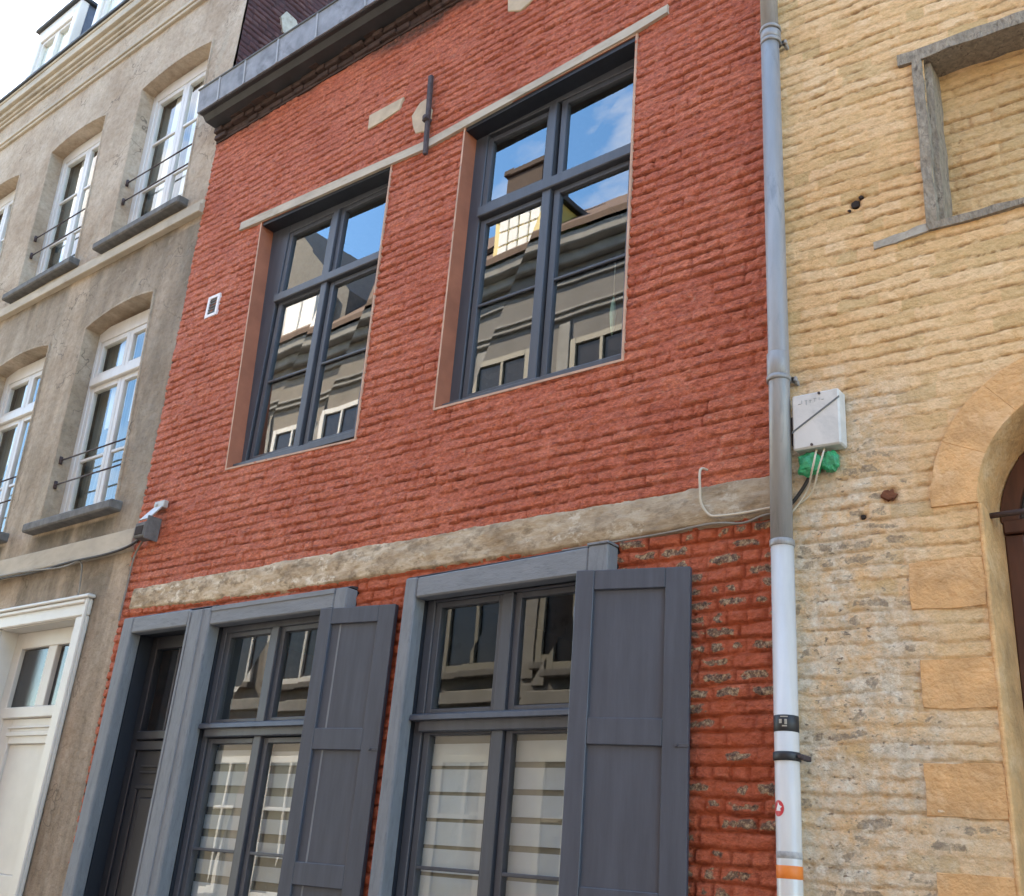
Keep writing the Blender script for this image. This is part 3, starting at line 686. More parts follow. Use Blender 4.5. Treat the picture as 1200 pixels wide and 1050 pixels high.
# ornament hanging inside the right upper window
orn = empty('hanging_ornament', (-2.955, .26, 4.5), 'pale green spindle ornament hanging on a thread inside the right upper window', 'ornament')
MB().tube([(-2.955, .26, 4.98), (-2.955, .26, 4.74)], .0025, 6).build('thread', M['cable_w'], orn)
gm = simple('pale_green_glaze', (.42, .62, .5), .3, .1, 5)
MB().tube([(-2.955, .26, 4.75), (-2.955, .26, 4.70), (-2.955, .26, 4.64), (-2.955, .26, 4.55), (-2.955, .26, 4.49)], [.003, .014, .02, .013, .003], 10).build('spindle', gm, orn)

# ================================================================== BEIGE HOUSE
beige = empty('beige_rendered_house', (-10.4, 0, 0), 'tall stained beige rendered house with arched openings, iron rails and white casements', 'house')
def arch_top(P, rise, n=8):
    """quad BL,BR,TR,TL with a shallow segmental head"""
    bl, br, tr, tl = [Vector(p) for p in P]; out = [tuple(bl), tuple(br)]
    for k in range(n+1):
        t = k/n; p = tr.lerp(tl, t); out.append((p.x, p.y + rise*4*t*(1-t)))
    return out
BW = [('A', [(-8.91, 7.10), (-7.67, 7.14), (-7.83, 9.13), (-9.08, 9.13)]), ('B', [(-10.77, 7.10), (-9.56, 7.12), (-9.80, 9.13), (-10.99, 9.13)]),
      ('C', [(-12.66, 7.10), (-11.45, 7.12), (-11.77, 9.13), (-12.96, 9.13)]), ('D', [(-8.75, 4.13), (-7.56, 4.14), (-7.77, 6.18), (-8.88, 6.12)]),
      ('E', [(-10.58, 4.12), (-9.42, 4.13), (-9.58, 6.13), (-10.75, 6.12)]), ('F', [(-12.5, 4.12), (-11.3, 4.13), (-11.45, 6.13), (-12.6, 6.12)])]
polyB = [arch_top(P, .07) for _, P in BW]
DOOR = [(-8.90, .05), (-7.68, .05), (-7.67, 3.19), (-8.90, 3.19)]
DOOR2 = [(-11.6, .9), (-10.4, .9), (-10.4, 3.0), (-11.6, 3.0)]
def plaster_h(X, Z):
    h = .020*fbm(X*1.1, Z*1.1, 201) + .006*fbm(X*9, Z*9, 205)
    # rain streaks under sills and mouldings
    s = np.zeros_like(X)
    for _, P in BW:
        x0 = P[0][0]-.1; x1 = P[1][0]+.1; zb = P[0][1]-.12
        m = sst(x0-.05, x0+.1, X)*(1-sst(x1-.1, x1+.05, X))*(Z < zb)*np.exp(-(zb-Z)/.45)
        s = np.maximum(s, m*(.35+1.1*vnoise(X*9, X*0+.5, 33)))
    s = np.maximum(s, .55*np.exp(-np.abs(Z-3.5)/.28)*(Z < 3.72)*(vnoise(X*7, X*0+.5, 77) > .45))
    s = np.maximum(s, .8*sst(-.75, -.1, X-XL(Z))*(Z < 6.75)*(Z > 3.75)*(vnoise(X*2.5, Z*1.3, 88)))
    return h - .004, dict(stain=np.clip(s, 0, 1))
sheet('wall', M['plaster'], beige, np.linspace(0, 1, 300), np.concatenate([np.arange(0, 1.5, .1), np.arange(1.5, 10.72, .024)]), plaster_h, polyB + [DOOR, DOOR2],
      xmap=lambda t, Z: -13.6 + t*(XL(Z)-.004+13.6), cell=(.024, .024))
# toothed return of the wall against the red brick, side wall above the lower roof
def party_h(X, Z):
    h, body, rnd, rnd2, fz, gap = brick(X, Z, 301, ch=.068, wav=.5, vj=.9)
    return h, dict(rnd=rnd*body)
sheet('party_wall', M['party'], beige, np.arange(.02, 3.6, .014), np.arange(7.9, 11.0, .0095), party_h, pmap=lambda X, Z, H: np.stack([XL(Z)+.0+H+.004, X, Z], -1))
MB(lambda c: Vector((c.y, c.x, c.z))).prism([(.40, 9.52), (.46, 9.36), (.60, 9.38), (.66, 9.5), (.58, 9.62), (.45, 9.63)], -7.335, -7.4).build('mortar_patch', M['sillstone'], beige)
b = MB(); b.box(-13.6, -7.45, 9.9, 10.1, 0, 10.9); b.box(-13.6, -13.45, .02, 9.9, 0, 10.7); b.box(-7.52, -7.43, 3.6, 9.9, 0, 11); b.box(-7.52, -7.46, .25, 3.6, 0, 10.9)
b.build('outer_wall', M['plaster'], beige)
for z in (0, 3.5, 6.6, 10.0): MB().box(-13.4, -7.55, .3, 9.8, z, z+.12).build('floor', M['floorwood'], beige)
b = MB(); b.box(-13.4, -7.55, 3.0, 3.1, .12, 10); b.build('interior_wall', M['interior'], beige)
# mouldings
def course(name, segs, mat, x0=-13.66, x1=None):
    m = MB()
    for (z0, z1, p) in segs:
        a = XL(z0)+.012 if x1 is None else x1
        m.hexa([(x0, -p, z0), (a, -p, z0), (a, .03, z0), (x0, .03, z0), (x0, -p, z1), (a, -p, z1), (a, .03, z1), (x0, .03, z1)], .006)
    return m.build(name, mat, beige)
course('string_course', [(9.90, 9.945, .03), (9.945, 9.99, .05)], M['cornice'])
course('string_course', [(6.81, 6.90, .055), (6.90, 6.96, .03)], M['cornice'])
course('string_course', [(3.70, 3.84, .04), (3.665, 3.70, .055)], M['cornice'])
course('cornice', [(10.34, 10.385, .03), (10.385, 10.43, .055), (10.43, 10.50, .09), (10.50, 10.62, .135), (10.62, 10.655, .15)], M['cornice'], x1=-7.37)
course('lead_edge', [(10.656, 10.70, .175)], M['darkmetal'], x1=-7.37)
# mansard, dormers
r = MB()
r.hexa([(-13.5, .06, 10.66), (-7.4, .06, 10.66), (-7.4, 9.9, 10.66), (-13.5, 9.9, 10.66), (-13.3, .75, 13.0), (-7.4, .75, 13.0), (-7.4, 9.3, 13.0), (-13.3, 9.3, 13.0)])
mans = r.build('mansard_roof', M['slate'], beige)
rt = MB()
for k in range(14):
    z = 10.72 + k*.165; y = .06+(z-10.66)*.295-.004
    x = -13.35
    while x < -7.5:
        l = random.uniform(.2, .24); rt.hexa([(x, y-.012, z), (x+l-.008, y-.012, z), (x+l-.008, y+.03, z), (x, y+.03, z), (x, y+.045, z+.17), (x+l-.008, y+.045, z+.17), (x+l-.008, y+.07, z+.17), (x, y+.07, z+.17)]); x += l
rt.build('slates', M['slate'], mans)
def dormer(x0, x1):
    y = .13; z0 = 10.70; z1 = 12.26
    m = MB(); m.box(x0, x0+.13, y, y+.12, z0, z1, .01); m.box(x1-.13, x1, y, y+.12, z0, z1, .01); m.box(x0+.13, x1-.13, y, y+.12, z1-.24, z1, .01); m.box(x0+.13, x1-.13, y, y+.12, z0, z0+.16, .01)
    d = m.build('dormer', M['white_wood'], beige)
    for xa in (x0+.02, x1-.08):
        m = MB(); m.box(xa, xa+.06, y+.121, 1.3, z0, z1); m.build('dormer_cheek', M['slate'], d)
    m = MB(); m.box(x0-.05, x1+.04, y-.05, 1.4, z1, z1+.06, .01); m.build('dormer_roof', M['darkmetal'], d)
    xm = (x0+x1)/2; m = MB()
    for a, c in ((x0+.13, xm), (xm, x1-.13)):
        m.box(a, a+.05, y+.03, y+.10, z0+.16, z1-.24, .004); m.box(c-.05, c, y+.03, y+.10, z0+.16, z1-.24, .004); m.box(a+.05, c-.05, y+.03, y+.10, z0+.16, z0+.21, .004); m.box(a+.05, c-.05, y+.03, y+.10, z1-.29, z1-.24, .004)
    m.build('sash', M['white_wood'], d)
    m = MB(); m.box(x0+.15, x1-.15, y+.07, y+.075, z0+.18, z1-.25); m.build('pane', M['glass_side'], d)
    m = MB(); m.box(x0+.15, x1-.15, y+.09, y+.095, z0+.17, z1-.25); m.build('bright_pane_sheet', M['pane_white'], d)
dormer(-13.1, -11.95); dormer(-11.36, -10.2); dormer(-9.6, -8.4)

# windows of the beige house
def side_window(P, up, idx, poly):
    (bl, br, tr, tl) = P
    reveal('window_reveal', poly, -.006, .24, .02, M['plaster'], beige)
    y = .16
    lean = ((tl[0]-bl[0])+(tr[0]-br[0]))/2/(tl[1]-bl[1])
    zb = bl[1]; x0 = bl[0]; x1 = br[0]; zt = tl[1]+.07
    mp = lambda c: Vector((c.x + lean*(c.z-zb), c.y, c.z))
    f = MB(mp); fr = .075
    zf = zt-.02 ; zi = tl[1]-.10
    f.box(x0-.02, x0+fr, y-.01, y+.07, zb+.0, zf, .005); f.box(x1-fr, x1+.02, y-.01, y+.07, zb+.0, zf, .005); f.box(x0+fr, x1-fr, y-.01, y+.07, zi, zf, .005); f.box(x0+fr, x1-fr, y-.012, y+.07, zb, zb+.08, .005)
    ztr = None if up else zb+1.44
    if ztr: f.box(x0+fr, x1-fr, y-.035, y+.06, ztr-.045, ztr+.045, .008)
    fo = f.build('window', M['white_wood'], beige)
    xm = (x0+x1)/2; spans = [(zb+.08, zi)] if up else [(zb+.08, ztr-.045), (ztr+.045, zi)]
    for (a, c) in ((x0+fr, xm-.002), (xm+.002, x1-fr)):
        for (za, zc) in spans:
            s = MB(mp); t = .055
            s.box(a, a+t, y, y+.05, za, zc, .005); s.box(c-t, c, y, y+.05, za, zc, .005); s.box(a+t, c-t, y, y+.05, za, za+t, .004); s.box(a+t, c-t, y, y+.05, zc-t, zc, .004)
            if up:
                for k in (1, 2): zz = za+(zc-za)*k/3; s.box(a+t, c-t, y+.008, y+.035, zz-.014, zz+.014, .003)
            elif zc-za > 1: s.box(a+t, c-t, y+.008, y+.035, za+(zc-za)*.42-.014, za+(zc-za)*.42+.014, .003)
            s.build('sash', M['white_wood'], fo)
            g = MB(mp); g.box(a+t-.005, c-t+.005, y+.022, y+.026, za+t-.005, zc-t+.005); g.build('pane', M['glass_side'], fo)
    # white sheets standing in for bright reflections at one side of each leaf
    cu = MB(mp)
    for (a, c, fa) in ((x0+fr+.05, xm-.05, .42), (xm+.05, x1-fr-.05, .12)):
        xa = a+(c-a)*fa; n = 14; zl = zb+(.12 if up else .95)
        pts = [(xa+(c-xa)*k/n, y+.085+.012*math.sin(k*2.1)) for k in range(n+1)]
        for p, q in zip(pts[:-1], pts[1:]):
            cu.poly([(p[0], p[1], zl), (q[0], q[1], zl), (q[0], q[1], zi), (p[0], p[1], zi)])
    cu.build('bright_pane_sheet', M['pane_white'], fo)
    cu = MB(mp); cu.box(x0+.02, x1-.02, y+.13, y+.14, zb+.05, zi+.05); cu.build('lining_curtain', M['lining'], fo)
    s = MB(); s.hexa([(x0-.10, -.10, zb-.10), (x1+.12, -.10, zb-.09), (x1+.12, .16, zb-.09), (x0-.10, .16, zb-.10), (x0-.10, -.10, zb-.02), (x1+.12, -.10, zb-.01), (x1+.12, .16, zb+.01), (x0-.10, .16, zb)], .012)
    s.build('window_sill', M['sill'], beige)
    rl = MB(mp)
    for zz in (.38, .62) if not up else (.54, .78):
        rl.tube([(x0+.02, .05, zb+zz), (x1-.02, .05, zb+zz)], .0075, 8)
        for xx in (x0+.02, x1-.02): rl.tube([(xx, .05, zb+zz-.035), (xx, .05, zb+zz+.035)], .016, 8)
    rl.build('guard_rail', M['iron'], beige)
for k, (nm, P) in enumerate(BW): side_window(P, nm in 'ABC', k, polyB[k])
# cream door and moulded white surround
reveal('door_reveal', DOOR, -.004, .26, .02, M['white_door'], beige)
m = MB(); m.box(-7.665, -7.51, -.035, .0, .05, 3.195, .01); m.box(-9.06, -8.905, -.035, .0, .05, 3.195, .01); m.box(-9.06, -7.51, -.035, .0, 3.197, 3.33, .01)
m.box(-7.545, -7.51, -.055, -.03, .05, 3.33, .008); m.box(-9.06, -7.547, -.055, -.03, 3.295, 3.33, .008); m.box(-9.08, -7.49, -.07, .0, 3.332, 3.36, .008)
m.build('door_surround', M['white_door'], beige)
m = MB(); m.box(-8.90, -8.78, .14, .2, .05, 3.19, .006); m.box(-7.79, -7.67, .14, .2, .05, 3.19, .006); m.box(-8.78, -7.79, .14, .2, 3.05, 3.19, .006); m.box(-8.78, -7.79, .12, .2, 2.47, 2.56, .008)
m.box(-8.32, -8.18, .14, .2, 2.56, 3.05, .006); m.box(-8.78, -8.62, .15, .2, .05, 2.47, .006); m.box(-7.95, -7.79, .15, .2, .05, 2.47, .006); m.box(-8.62, -7.95, .15, .2, 2.27, 2.47, .006); m.box(-8.62, -7.95, .15, .2, 1.15, 1.32, .006); m.box(-8.62, -7.95, .15, .2, .05, .35, .006)
m.box(-8.66, -7.91, .135, .155, 2.33, 2.36, .005); m.box(-8.66, -7.91, .135, .155, 2.39, 2.405, .005)
bd = m.build('front_door', M['white_door'], beige)
m = MB(); m.box(-8.62, -7.95, .175, .19, .35, 1.15, .004); m.box(-8.62, -7.95, .175, .19, 1.32, 2.27, .004); m.build('door_panel', M['white_door'], bd)
m = MB(); m.box(-8.77, -8.33, .175, .18, 2.57, 3.04); m.box(-8.17, -7.80, .175, .18, 2.57, 3.04); m.build('pane', M['darkglass'], bd)
m = MB(); m.box(-11.6, -10.4, .18, .24, .9, 3.0); m.build('window', M['white_wood'], beige)

# ================================================================== OCHRE HOUSE
A4 = math.tan(rad(4)); XP = -1.845
def ymap(c): return Vector((c.x, c.y + (c.x-XP)*A4, c.z))
ochre = empty('ochre_brick_house', (-.2, .1, 0), 'house of ochre limewashed brick with bricked-up window and stone arch', 'house')
BLW = [(-1.085, 4.425), (.20, 4.425), (.20, 5.372), (-1.075, 5.372)]
CX, CZ, RI, RO = -.57, 3.10, .46, .635
ARCH = [(-1.03, .05), (-.11, .05)] + [(CX+RI*math.cos(t), CZ+RI*math.sin(t)) for t in np.linspace(0, math.pi, 25)]
def och_h(X, Z):
    h, body, rnd, rnd2, fz, gap = brick(X, Z, 501, ch=.064, amp=.47, wav=1.9, vj=.35, jw=.007, rough=1.3)
    wash = np.exp(-((X+1.62)/.30)**2)*sst(1.3, 2.0, Z)*(1-sst(3.55, 3.95, Z)) + .5*np.exp(-((X+1.45)/.4)**2-((Z-2.2)/.5)**2)
    wash = wash*(1 + .8*fbm(X*3, Z*2.5, 31)) + .3*(1-sst(1.6, 2.6, Z))
    f = (rnd2 > .62)*CORE*(1-sst(3.2, 3.8, Z)) + (rnd2 > .975)*CORE*.6
    f = np.clip(f*(.55+.9*wash), 0, 1)
    # eroded hollow of the old fixing holes
    for (hx, hz, r) in ((-1.435, 4.655, .022), (-1.41, 4.69, .012), (-1.37, 3.175, .03), (-1.48, 3.10, .012)):
        h = h - .03*np.exp(-(((X-hx)**2+(Z-hz)**2)/(r*r)))
    return h + .004, dict(rnd=rnd, wash=np.clip(wash, 0, 1), flk=f, gap=gap*(.4+.6*sst(2.5, 3.6, Z)))
xs = np.concatenate([np.arange(XP, -.42, .0105), np.arange(-.42, 1.9, .04)])
zs = np.concatenate([np.arange(0, 1.4, .05), np.arange(1.4, 3.9, .0075), np.arange(3.9, 6.4, .009), np.arange(6.4, 8.3, .04)])
pm = lambda X, Z, H: np.stack([X, -H+(X-XP)*A4, Z], -1)
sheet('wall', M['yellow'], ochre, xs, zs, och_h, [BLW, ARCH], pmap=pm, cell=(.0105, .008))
m = MB(ymap); m.box(XP+.02, 1.9, 8.0, 8.2, 0, 8.3); m.box(1.8, 1.9, .02, 8, 0, 8.3); m.box(XP, XP+.1, .03, 8, 0, 8.3); m.build('outer_wall', M['opp3'], ochre)
m = MB(ymap); m.hexa([(XP, -.25, 8.25), (1.95, -.25, 8.25), (1.95, 4.1, 11.6), (XP, 4.1, 11.6), (XP, -.25, 8.37), (1.95, -.25, 8.37), (1.95, 4.1, 11.72), (XP, 4.1, 11.72)])
m.hexa([(XP, 4.1, 11.6), (1.95, 4.1, 11.6), (1.95, 8.3, 8.25), (XP, 8.3, 8.25), (XP, 4.1, 11.72), (1.95, 4.1, 11.72), (1.95, 8.3, 8.37), (XP, 8.3, 8.37)]); m.build('roof', M['tile'], ochre)
# blind window: infill and worn timber surround
def inf_h(X, Z):
    h, body, rnd, rnd2, fz, gap = brick(X, Z, 601, ch=.066, amp=.8, vj=.7, jw=.007)
    return h, dict(gap=gap, rnd=rnd*.35, wash=np.full_like(X, .1), flk=(rnd2 > .93)*body)
sheet('brick_infill', M['yellow'], ochre, np.concatenate([np.arange(-1.12, -.42, .0105), np.arange(-.42, .25, .04)]), np.arange(4.38, 5.42, .008), inf_h, pmap=lambda X, Z, H: np.stack([X, .15-H+(X-XP)*A4, Z], -1))
m = MB(ymap)
def rough_bar(m, p, q, wd, y0, y1, n=9, jit=.004, vert=True):
    p = Vector(p); q = Vector(q)
    js = [(random.uniform(-jit, jit), random.uniform(-jit, jit), random.uniform(-jit, jit)) for _ in range(n+1)]
    for k in range(n):
        a = p.lerp(q, k/n); b = p.lerp(q, (k+1)/n); ja, jb = js[k], js[k+1]
        if vert: c = [(a.x+ja[0], y0+ja[2], a.y), (a.x+wd+ja[1], y0+ja[2], a.y), (a.x+wd+ja[1], y1, a.y), (a.x+ja[0], y1, a.y), (b.x+jb[0], y0+jb[2], b.y), (b.x+wd+jb[1], y0+jb[2], b.y), (b.x+wd+jb[1], y1, b.y), (b.x+jb[0], y1, b.y)]
        else: c = [(a.x, y0+ja[2], a.y+ja[0]), (b.x, y0+jb[2], b.y+jb[0]), (b.x, y1, b.y+jb[0]), (a.x, y1, a.y+ja[0]), (a.x, y0+ja[2], a.y+wd+ja[1]), (b.x, y0+jb[2], b.y+wd+jb[1]), (b.x, y1, b.y+wd+jb[1]), (a.x, y1, a.y+wd+ja[1])]
        m.hexa(c)
rough_bar(m, (-1.125, 4.42), (-1.125, 5.37), .045, -.022, .10, 12)
rough_bar(m, (-1.085, 4.44), (-1.08, 5.36), .03, .02, .15, 12)
bmesh.ops.remove_doubles(m.bm, verts=m.bm.verts, dist=.0004)
m.build('timber_jamb', M['oldframe'], ochre)
m = MB(ymap); rough_bar(m, (-1.19, 5.368), (.3, 5.368), .065, -.02, .15, 20, vert=False); bmesh.ops.remove_doubles(m.bm, verts=m.bm.verts, dist=.0004); m.build('timber_lintel', M['oldframe'], ochre)
m = MB(ymap); rough_bar(m, (-1.36, 4.375), (-1.12, 4.395), .04, -.016, .02, 5, vert=False); m.build('cement_ledge', M['sillstone'], ochre)
m = MB(ymap); rough_bar(m, (-1.12, 4.395), (.3, 4.41), .035, -.024, .15, 20, vert=False); bmesh.ops.remove_doubles(m.bm, verts=m.bm.verts, dist=.0004); m.build('timber_sill', M['oldframe'], ochre)
# arch of smooth ochre stone voussoirs
voA = np.linspace(math.pi, 0, 8)
for a, b2 in zip(voA[:-1], voA[1:]):
    n = 6; ts = np.linspace(a-.0004, b2+.0004, n+1)
    P = [(CX+RO*math.cos(t), CZ+RO*math.sin(t)) for t in ts] + [(CX+RI*math.cos(t), CZ+RI*math.sin(t)) for t in ts[::-1]]
    MB(ymap).prism(P, -.016, .31, .002).build('arch_stone', M['ochre_stone'], ochre)
for (z0, z1, x0) in ((2.69, 2.88, -1.31), (2.31, 2.49, -1.29), (1.925, 2.11, -1.305), (1.55, 1.735, -1.29), (1.15, 1.34, -1.31), (.75, .94, -1.29)):
    for sx in (0, 1):
        xa, xb = (x0, -1.034) if not sx else (-.106, .16)
        P = []
        for (a, b, c, d) in ((xa, z0, xb, z0), (xb, z0, xb, z1), (xb, z1, xa, z1), (xa, z1, xa, z0)):
            for k in range(5): P.append((a+(c-a)*k/5+random.uniform(-.004, .004), b+(d-b)*k/5+random.uniform(-.004, .004)))
        MB(ymap).prism(P, -.008, .02, .004).build('quoin_stone', M['ochre_stone'], ochre)
m = MB(ymap)
# splayed jambs of the opening
for (xa, xb) in ((-1.036, -1.018), (-.122, -.104)):
    m.box(xa, xb, -.010, .31, .05, 3.10, .006)
m.build('arch_jamb', M['ochre_stone'], ochre)
m = MB(ymap)
m.box(-1.018, -.945, .285, .33, .05, 3.05, .006); m.box(-.195, -.122, .285, .33, .05, 3.05, .006)
tt = np.linspace(math.pi, 0, 25)
P = [(CX+.455*math.cos(t), CZ+.455*math.sin(t)) for t in tt] + [(CX+.385*math.cos(t), CZ+.385*math.sin(t)) for t in tt[::-1]]
m.prism(P, .286, .33, .004); m.box(-1.015, -.125, .27, .33, 3.052, 3.11, .005)
m.build('door_frame', M['brown'], ochre)
m = MB(ymap); m.box(-.944, -.196, .31, .335, .05, 3.05); P = [(CX+.40*math.cos(t), CZ+.40*math.sin(t)) for t in tt]; m.prism(P, .312, .33)
dd = m.build('arched_door', M['darkglass'], ochre)
m = MB(ymap)
for xx in (-.85, -.72, -.57, -.42, -.29): m.tube([(xx, .295, 3.11), (CX+(xx-CX)*1.3, .295, 3.40)], .008, 8)
for zz in (2.3, 1.4): m.box(-.944, -.196, .295, .312, zz, zz+.09, .005)
m.build('door_rail', M['brown'], dd)
m = MB(ymap); m.tube([(-1.045, .10, 3.075), (-.90, .10, 3.08), (-.10, .10, 3.08)], .012, 8); m.build('iron_bar', M['iron'], ochre)
for (hx, hz, s) in ((-1.435, 4.655, .020), (-1.408, 4.688, .010), (-1.465, 4.63, .008), (-1.48, 3.10, .012)):
    P = [(hx+s*random.uniform(.7, 1.3)*math.cos(t), hz+s*random.uniform(.7, 1.2)*math.sin(t)) for t in np.linspace(0, 6.28, 9)[:-1]]
    MB(ymap).prism(P, -.003, .02, .001).build('fixing_hole', M['hole'], ochre)
P = [(-1.37+.035*random.uniform(.5, 1.25)*math.cos(t), 3.18+.026*random.uniform(.5, 1.25)*math.sin(t)) for t in np.linspace(0, 6.28, 13)[:-1]]
MB(ymap).prism(P, -.010, .02, .006).build('rust_stain', M['rust'], ochre)

# ================================================================== DOWNPIPE
pipe = empty('downpipe', (-1.795, -.07, 0), 'tall rainwater downpipe, grey above and painted white below, between red and ochre walls', 'drainpipe')
px = -1.797; r0 = .047
o = MB().tube([(px-.002, -.072, 2.985), (px+.004, -.072, 3.82), (px-.004, -.074, 5.83)], r0, 28).build('lower_grey_length', M['pipe_grey'], pipe)
o = MB().tube([(px-.004, -.074, 5.82), (px-.006, -.09, 7.72), (px-.006, -.16, 7.82)], r0*.97, 28).build('upper_grey_length', M['pipe_grey'], pipe)
MB().tube([(px, -.072, .0), (px, -.072, 2.99)], r0*1.03, 28).build('white_length', M['pipe_white'], pipe)
def ring(z, h, r, mat, name, y=-.072, x=px, label=None):
    return MB().tube([(x, y, z-h/2), (x, y, z-h/2+.003), (x, y, z+h/2-.003), (x, y, z+h/2)], [r*.94, r, r, r*.94], 28).build(name, mat, pipe, label=label)
ring(2.995, .03, .0525, M['pipe_grey'], 'joint_collar'); ring(3.845, .12, .0505, M['pipe_grey'], 'joint_collar'); ring(5.80, .05, .053, M['pipe_grey'], 'joint_collar'); ring(5.845, .02, .056, M['pipe_grey'], 'joint_collar')
for z in (3.775, 5.76, 1.0):
    b = MB(); b.tube([(px, -.072, z-.012), (px, -.072, z+.012)], .0535, 28); b.box(px-.012, px+.075, -.05, -.03, z-.012, z+.012, .003); b.box(px+.05, px+.066, -.05, .02, z-.012, z+.012, .003)
    b.build('pipe_bracket', M['pipe_grey'] if z > 3 else M['black'], pipe)
ring(2.245, .068, .0492, M['black'], 'black_sticker', label='black sticker wrapped on the white length, with small pale marks')
stk = MB()
for dx, dz, ww, hh in ((-.018, .006, .012, .016), (.004, .004, .010, .02), (-.006, -.012, .02, .005), (-.012, .024, .03, .004)):
    a0 = math.asin(max(-.99, min(.99, dx/.0494)))
    f0 = lambda a: (px + .0496*math.sin(a+.2), -.072-.0496*math.cos(a+.2))
    n = 4
    for k in range(n):
        a1 = a0+ww/.05*k/n; a2 = a0+ww/.05*(k+1)/n; p1 = f0(a1); p2 = f0(a2)
        stk.poly([(p1[0], p1[1], 2.245+dz-hh/2), (p2[0], p2[1], 2.245+dz-hh/2), (p2[0], p2[1], 2.245+dz+hh/2), (p1[0], p1[1], 2.245+dz+hh/2)])
stk.build('sticker_marks', M['sillstone'], pipe)
ring(2.12, .034, .0545, M['black'], 'black_strap')
b = MB(); b.box(px+.05, px+.07, -.08, .0, 2.11, 2.13, .003); b.tube([(px+.062, -.075, 2.12), (px+.062, -.10, 2.12)], .007, 8); b.build('strap_bolt', M['iron'], pipe)
ring(1.70, .05, .0495, M['orange'], 'orange_band'); ring(1.76, .03, .0488, M['grime_band'], 'dirty_band')
# round red sticker with a white arrow-like mark, bent round the pipe
def curved(shape, mat, name, r, z0, a0):
    mb = MB()
    bmx = mb.bm; vs = [bmx.verts.new((px + r*math.sin(a0+u/r), -.072 - r*math.cos(a0+u/r), z0+v)) for u, v in shape]
    c = bmx.verts.new((px + r*math.sin(a0+np.mean([s[0] for s in shape])/r), -.072 - r*math.cos(a0+np.mean([s[0] for s in shape])/r), z0+np.mean([s[1] for s in shape])))
    for i in range(len(vs)): bmx.faces.new([vs[i], vs[(i+1) % len(vs)], c])
    bmesh.ops.subdivide_edges(bmx, edges=bmx.edges, cuts=2, use_grid_fill=True)
    for v in bmx.verts:
        dx, dy = v.co.x-px, v.co.y+.072; l = math.hypot(dx, dy); v.co.x = px+dx*r/l; v.co.y = -.072+dy*r/l
    return mb.build(name, mat, pipe)
curved([(.026*math.cos(t), .030*math.sin(t)) for t in np.linspace(0, 2*math.pi, 25)[:-1]], M['redvinyl'], 'red_sticker', .0492, 1.925, -.42)
curved([(-.012, -.004), (-.002, .012), (.0, .02), (.006, .010), (.018, .004), (.010, -.003), (.012, -.012), (-.016, -.010), (-.008, -.004)], M['whitevinyl'], 'sticker_emblem', .0497, 1.927, -.42)

# ================================================================== BOX, COVERS, CABLES
box = empty('junction_box', (-1.63, 0, 3.41), 'white plastic junction box with a diagonal seam on the ochre wall beside the downpipe', 'utility box')
m = MB(ymap); m.box(-1.735, -1.525, -.085, -.01, 3.412, 3.675, .007); m.build('casing', M['boxpl'], box)
m = MB(ymap); m.hexa([(-1.737, -.0885, 3.492), (-1.523, -.0885, 3.628), (-1.523, -.084, 3.628), (-1.737, -.084, 3.492), (-1.737, -.0885, 3.500), (-1.523, -.0885, 3.636), (-1.523, -.084, 3.636), (-1.737, -.084, 3.500)]); m.build('diagonal_seam', M['boxline'], box)  # dark strip across the casing front, drawn as the seam
m = MB(ymap)
for (sx, sz) in ((-1.65, 3.425), (-1.61, 3.664)): m.tube([(sx, -.091, sz), (sx, -.084, sz)], .006, 10)
m.build('screw', M['iron'], box)
m = MB(ymap)
for (sx, sz, ww, hh) in ((-1.705, 3.640, .012, .003), (-1.69, 3.648, .003, .016), (-1.675, 3.652, .010, .003), (-1.67, 3.640, .003, .018), (-1.655, 3.650, .010, .003), (-1.652, 3.645, .003, .014), (-1.635, 3.655, .012, .003), (-1.632, 3.648, .003, .016), (-1.612, 3.650, .003, .012), (-1.60, 3.644, .010, .003)):
    m.box(sx, sx+ww, -.0868, -.084, sz-.012-hh/2, sz-.012+hh/2)
m.build('faint_marks', simple('faded_ink', (.36, .38, .38), .6), box)
m = MB(ymap); m.box(-1.765, -1.736, -.03, .005, 3.46, 3.60, .003); m.build('mounting_plate', M['iron'], box)
def crumple(cx, cz, rx, rz, ry, seed, yo):
    rnd = random.Random(seed); m = MB(ymap)
    bmesh.ops.create_icosphere(m.bm, subdivisions=3, radius=1)
    for v in m.bm.verts:
        d = v.co.normalized(); k = 1 + .16*math.sin(d.x*5+seed) * math.cos(d.z*6+seed*2) + rnd.uniform(-.035, .035)
        v.co = Vector((cx + d.x*rx*k, yo + d.y*ry*k, cz + (abs(d.z)**.6*math.copysign(1, d.z))*rz*k))
    return m
gc = empty('green_plastic_wrapping', (-1.64, -.03, 3.30), 'crumpled green plastic wrapping under the white junction box', 'plastic wrapping')
crumple(-1.675, 3.352, .056, .052, .030, 3, -.045).build('large_wrap', M['green'], gc)
crumple(-1.590, 3.352, .038, .050, .028, 8, -.040).build('small_wrap', M['green'], gc)
def cable(name, pts, r, mat, label, mp=ymap, grp=None):
    # smooth the run with Catmull-Rom
    P = [Vector(p) for p in pts]; out = []
    for i in range(len(P)-1):
        a = P[max(i-1, 0)]; b = P[i]; c = P[i+1]; d = P[min(i+2, len(P)-1)]
        for k in range(5):
            t = k/5; out.append(.5*((2*b)+(-a+c)*t+(2*a-5*b+4*c-d)*t*t+(-a+3*b-3*c+d)*t**3))
    out.append(P[-1]); m = MB(mp); m.tube(out, r, 8)
    base = out[0]
    o = m.build(name, mat, None, loc=tuple(mp(base) if mp else base)); return tag(o, label, 'cable', grp)
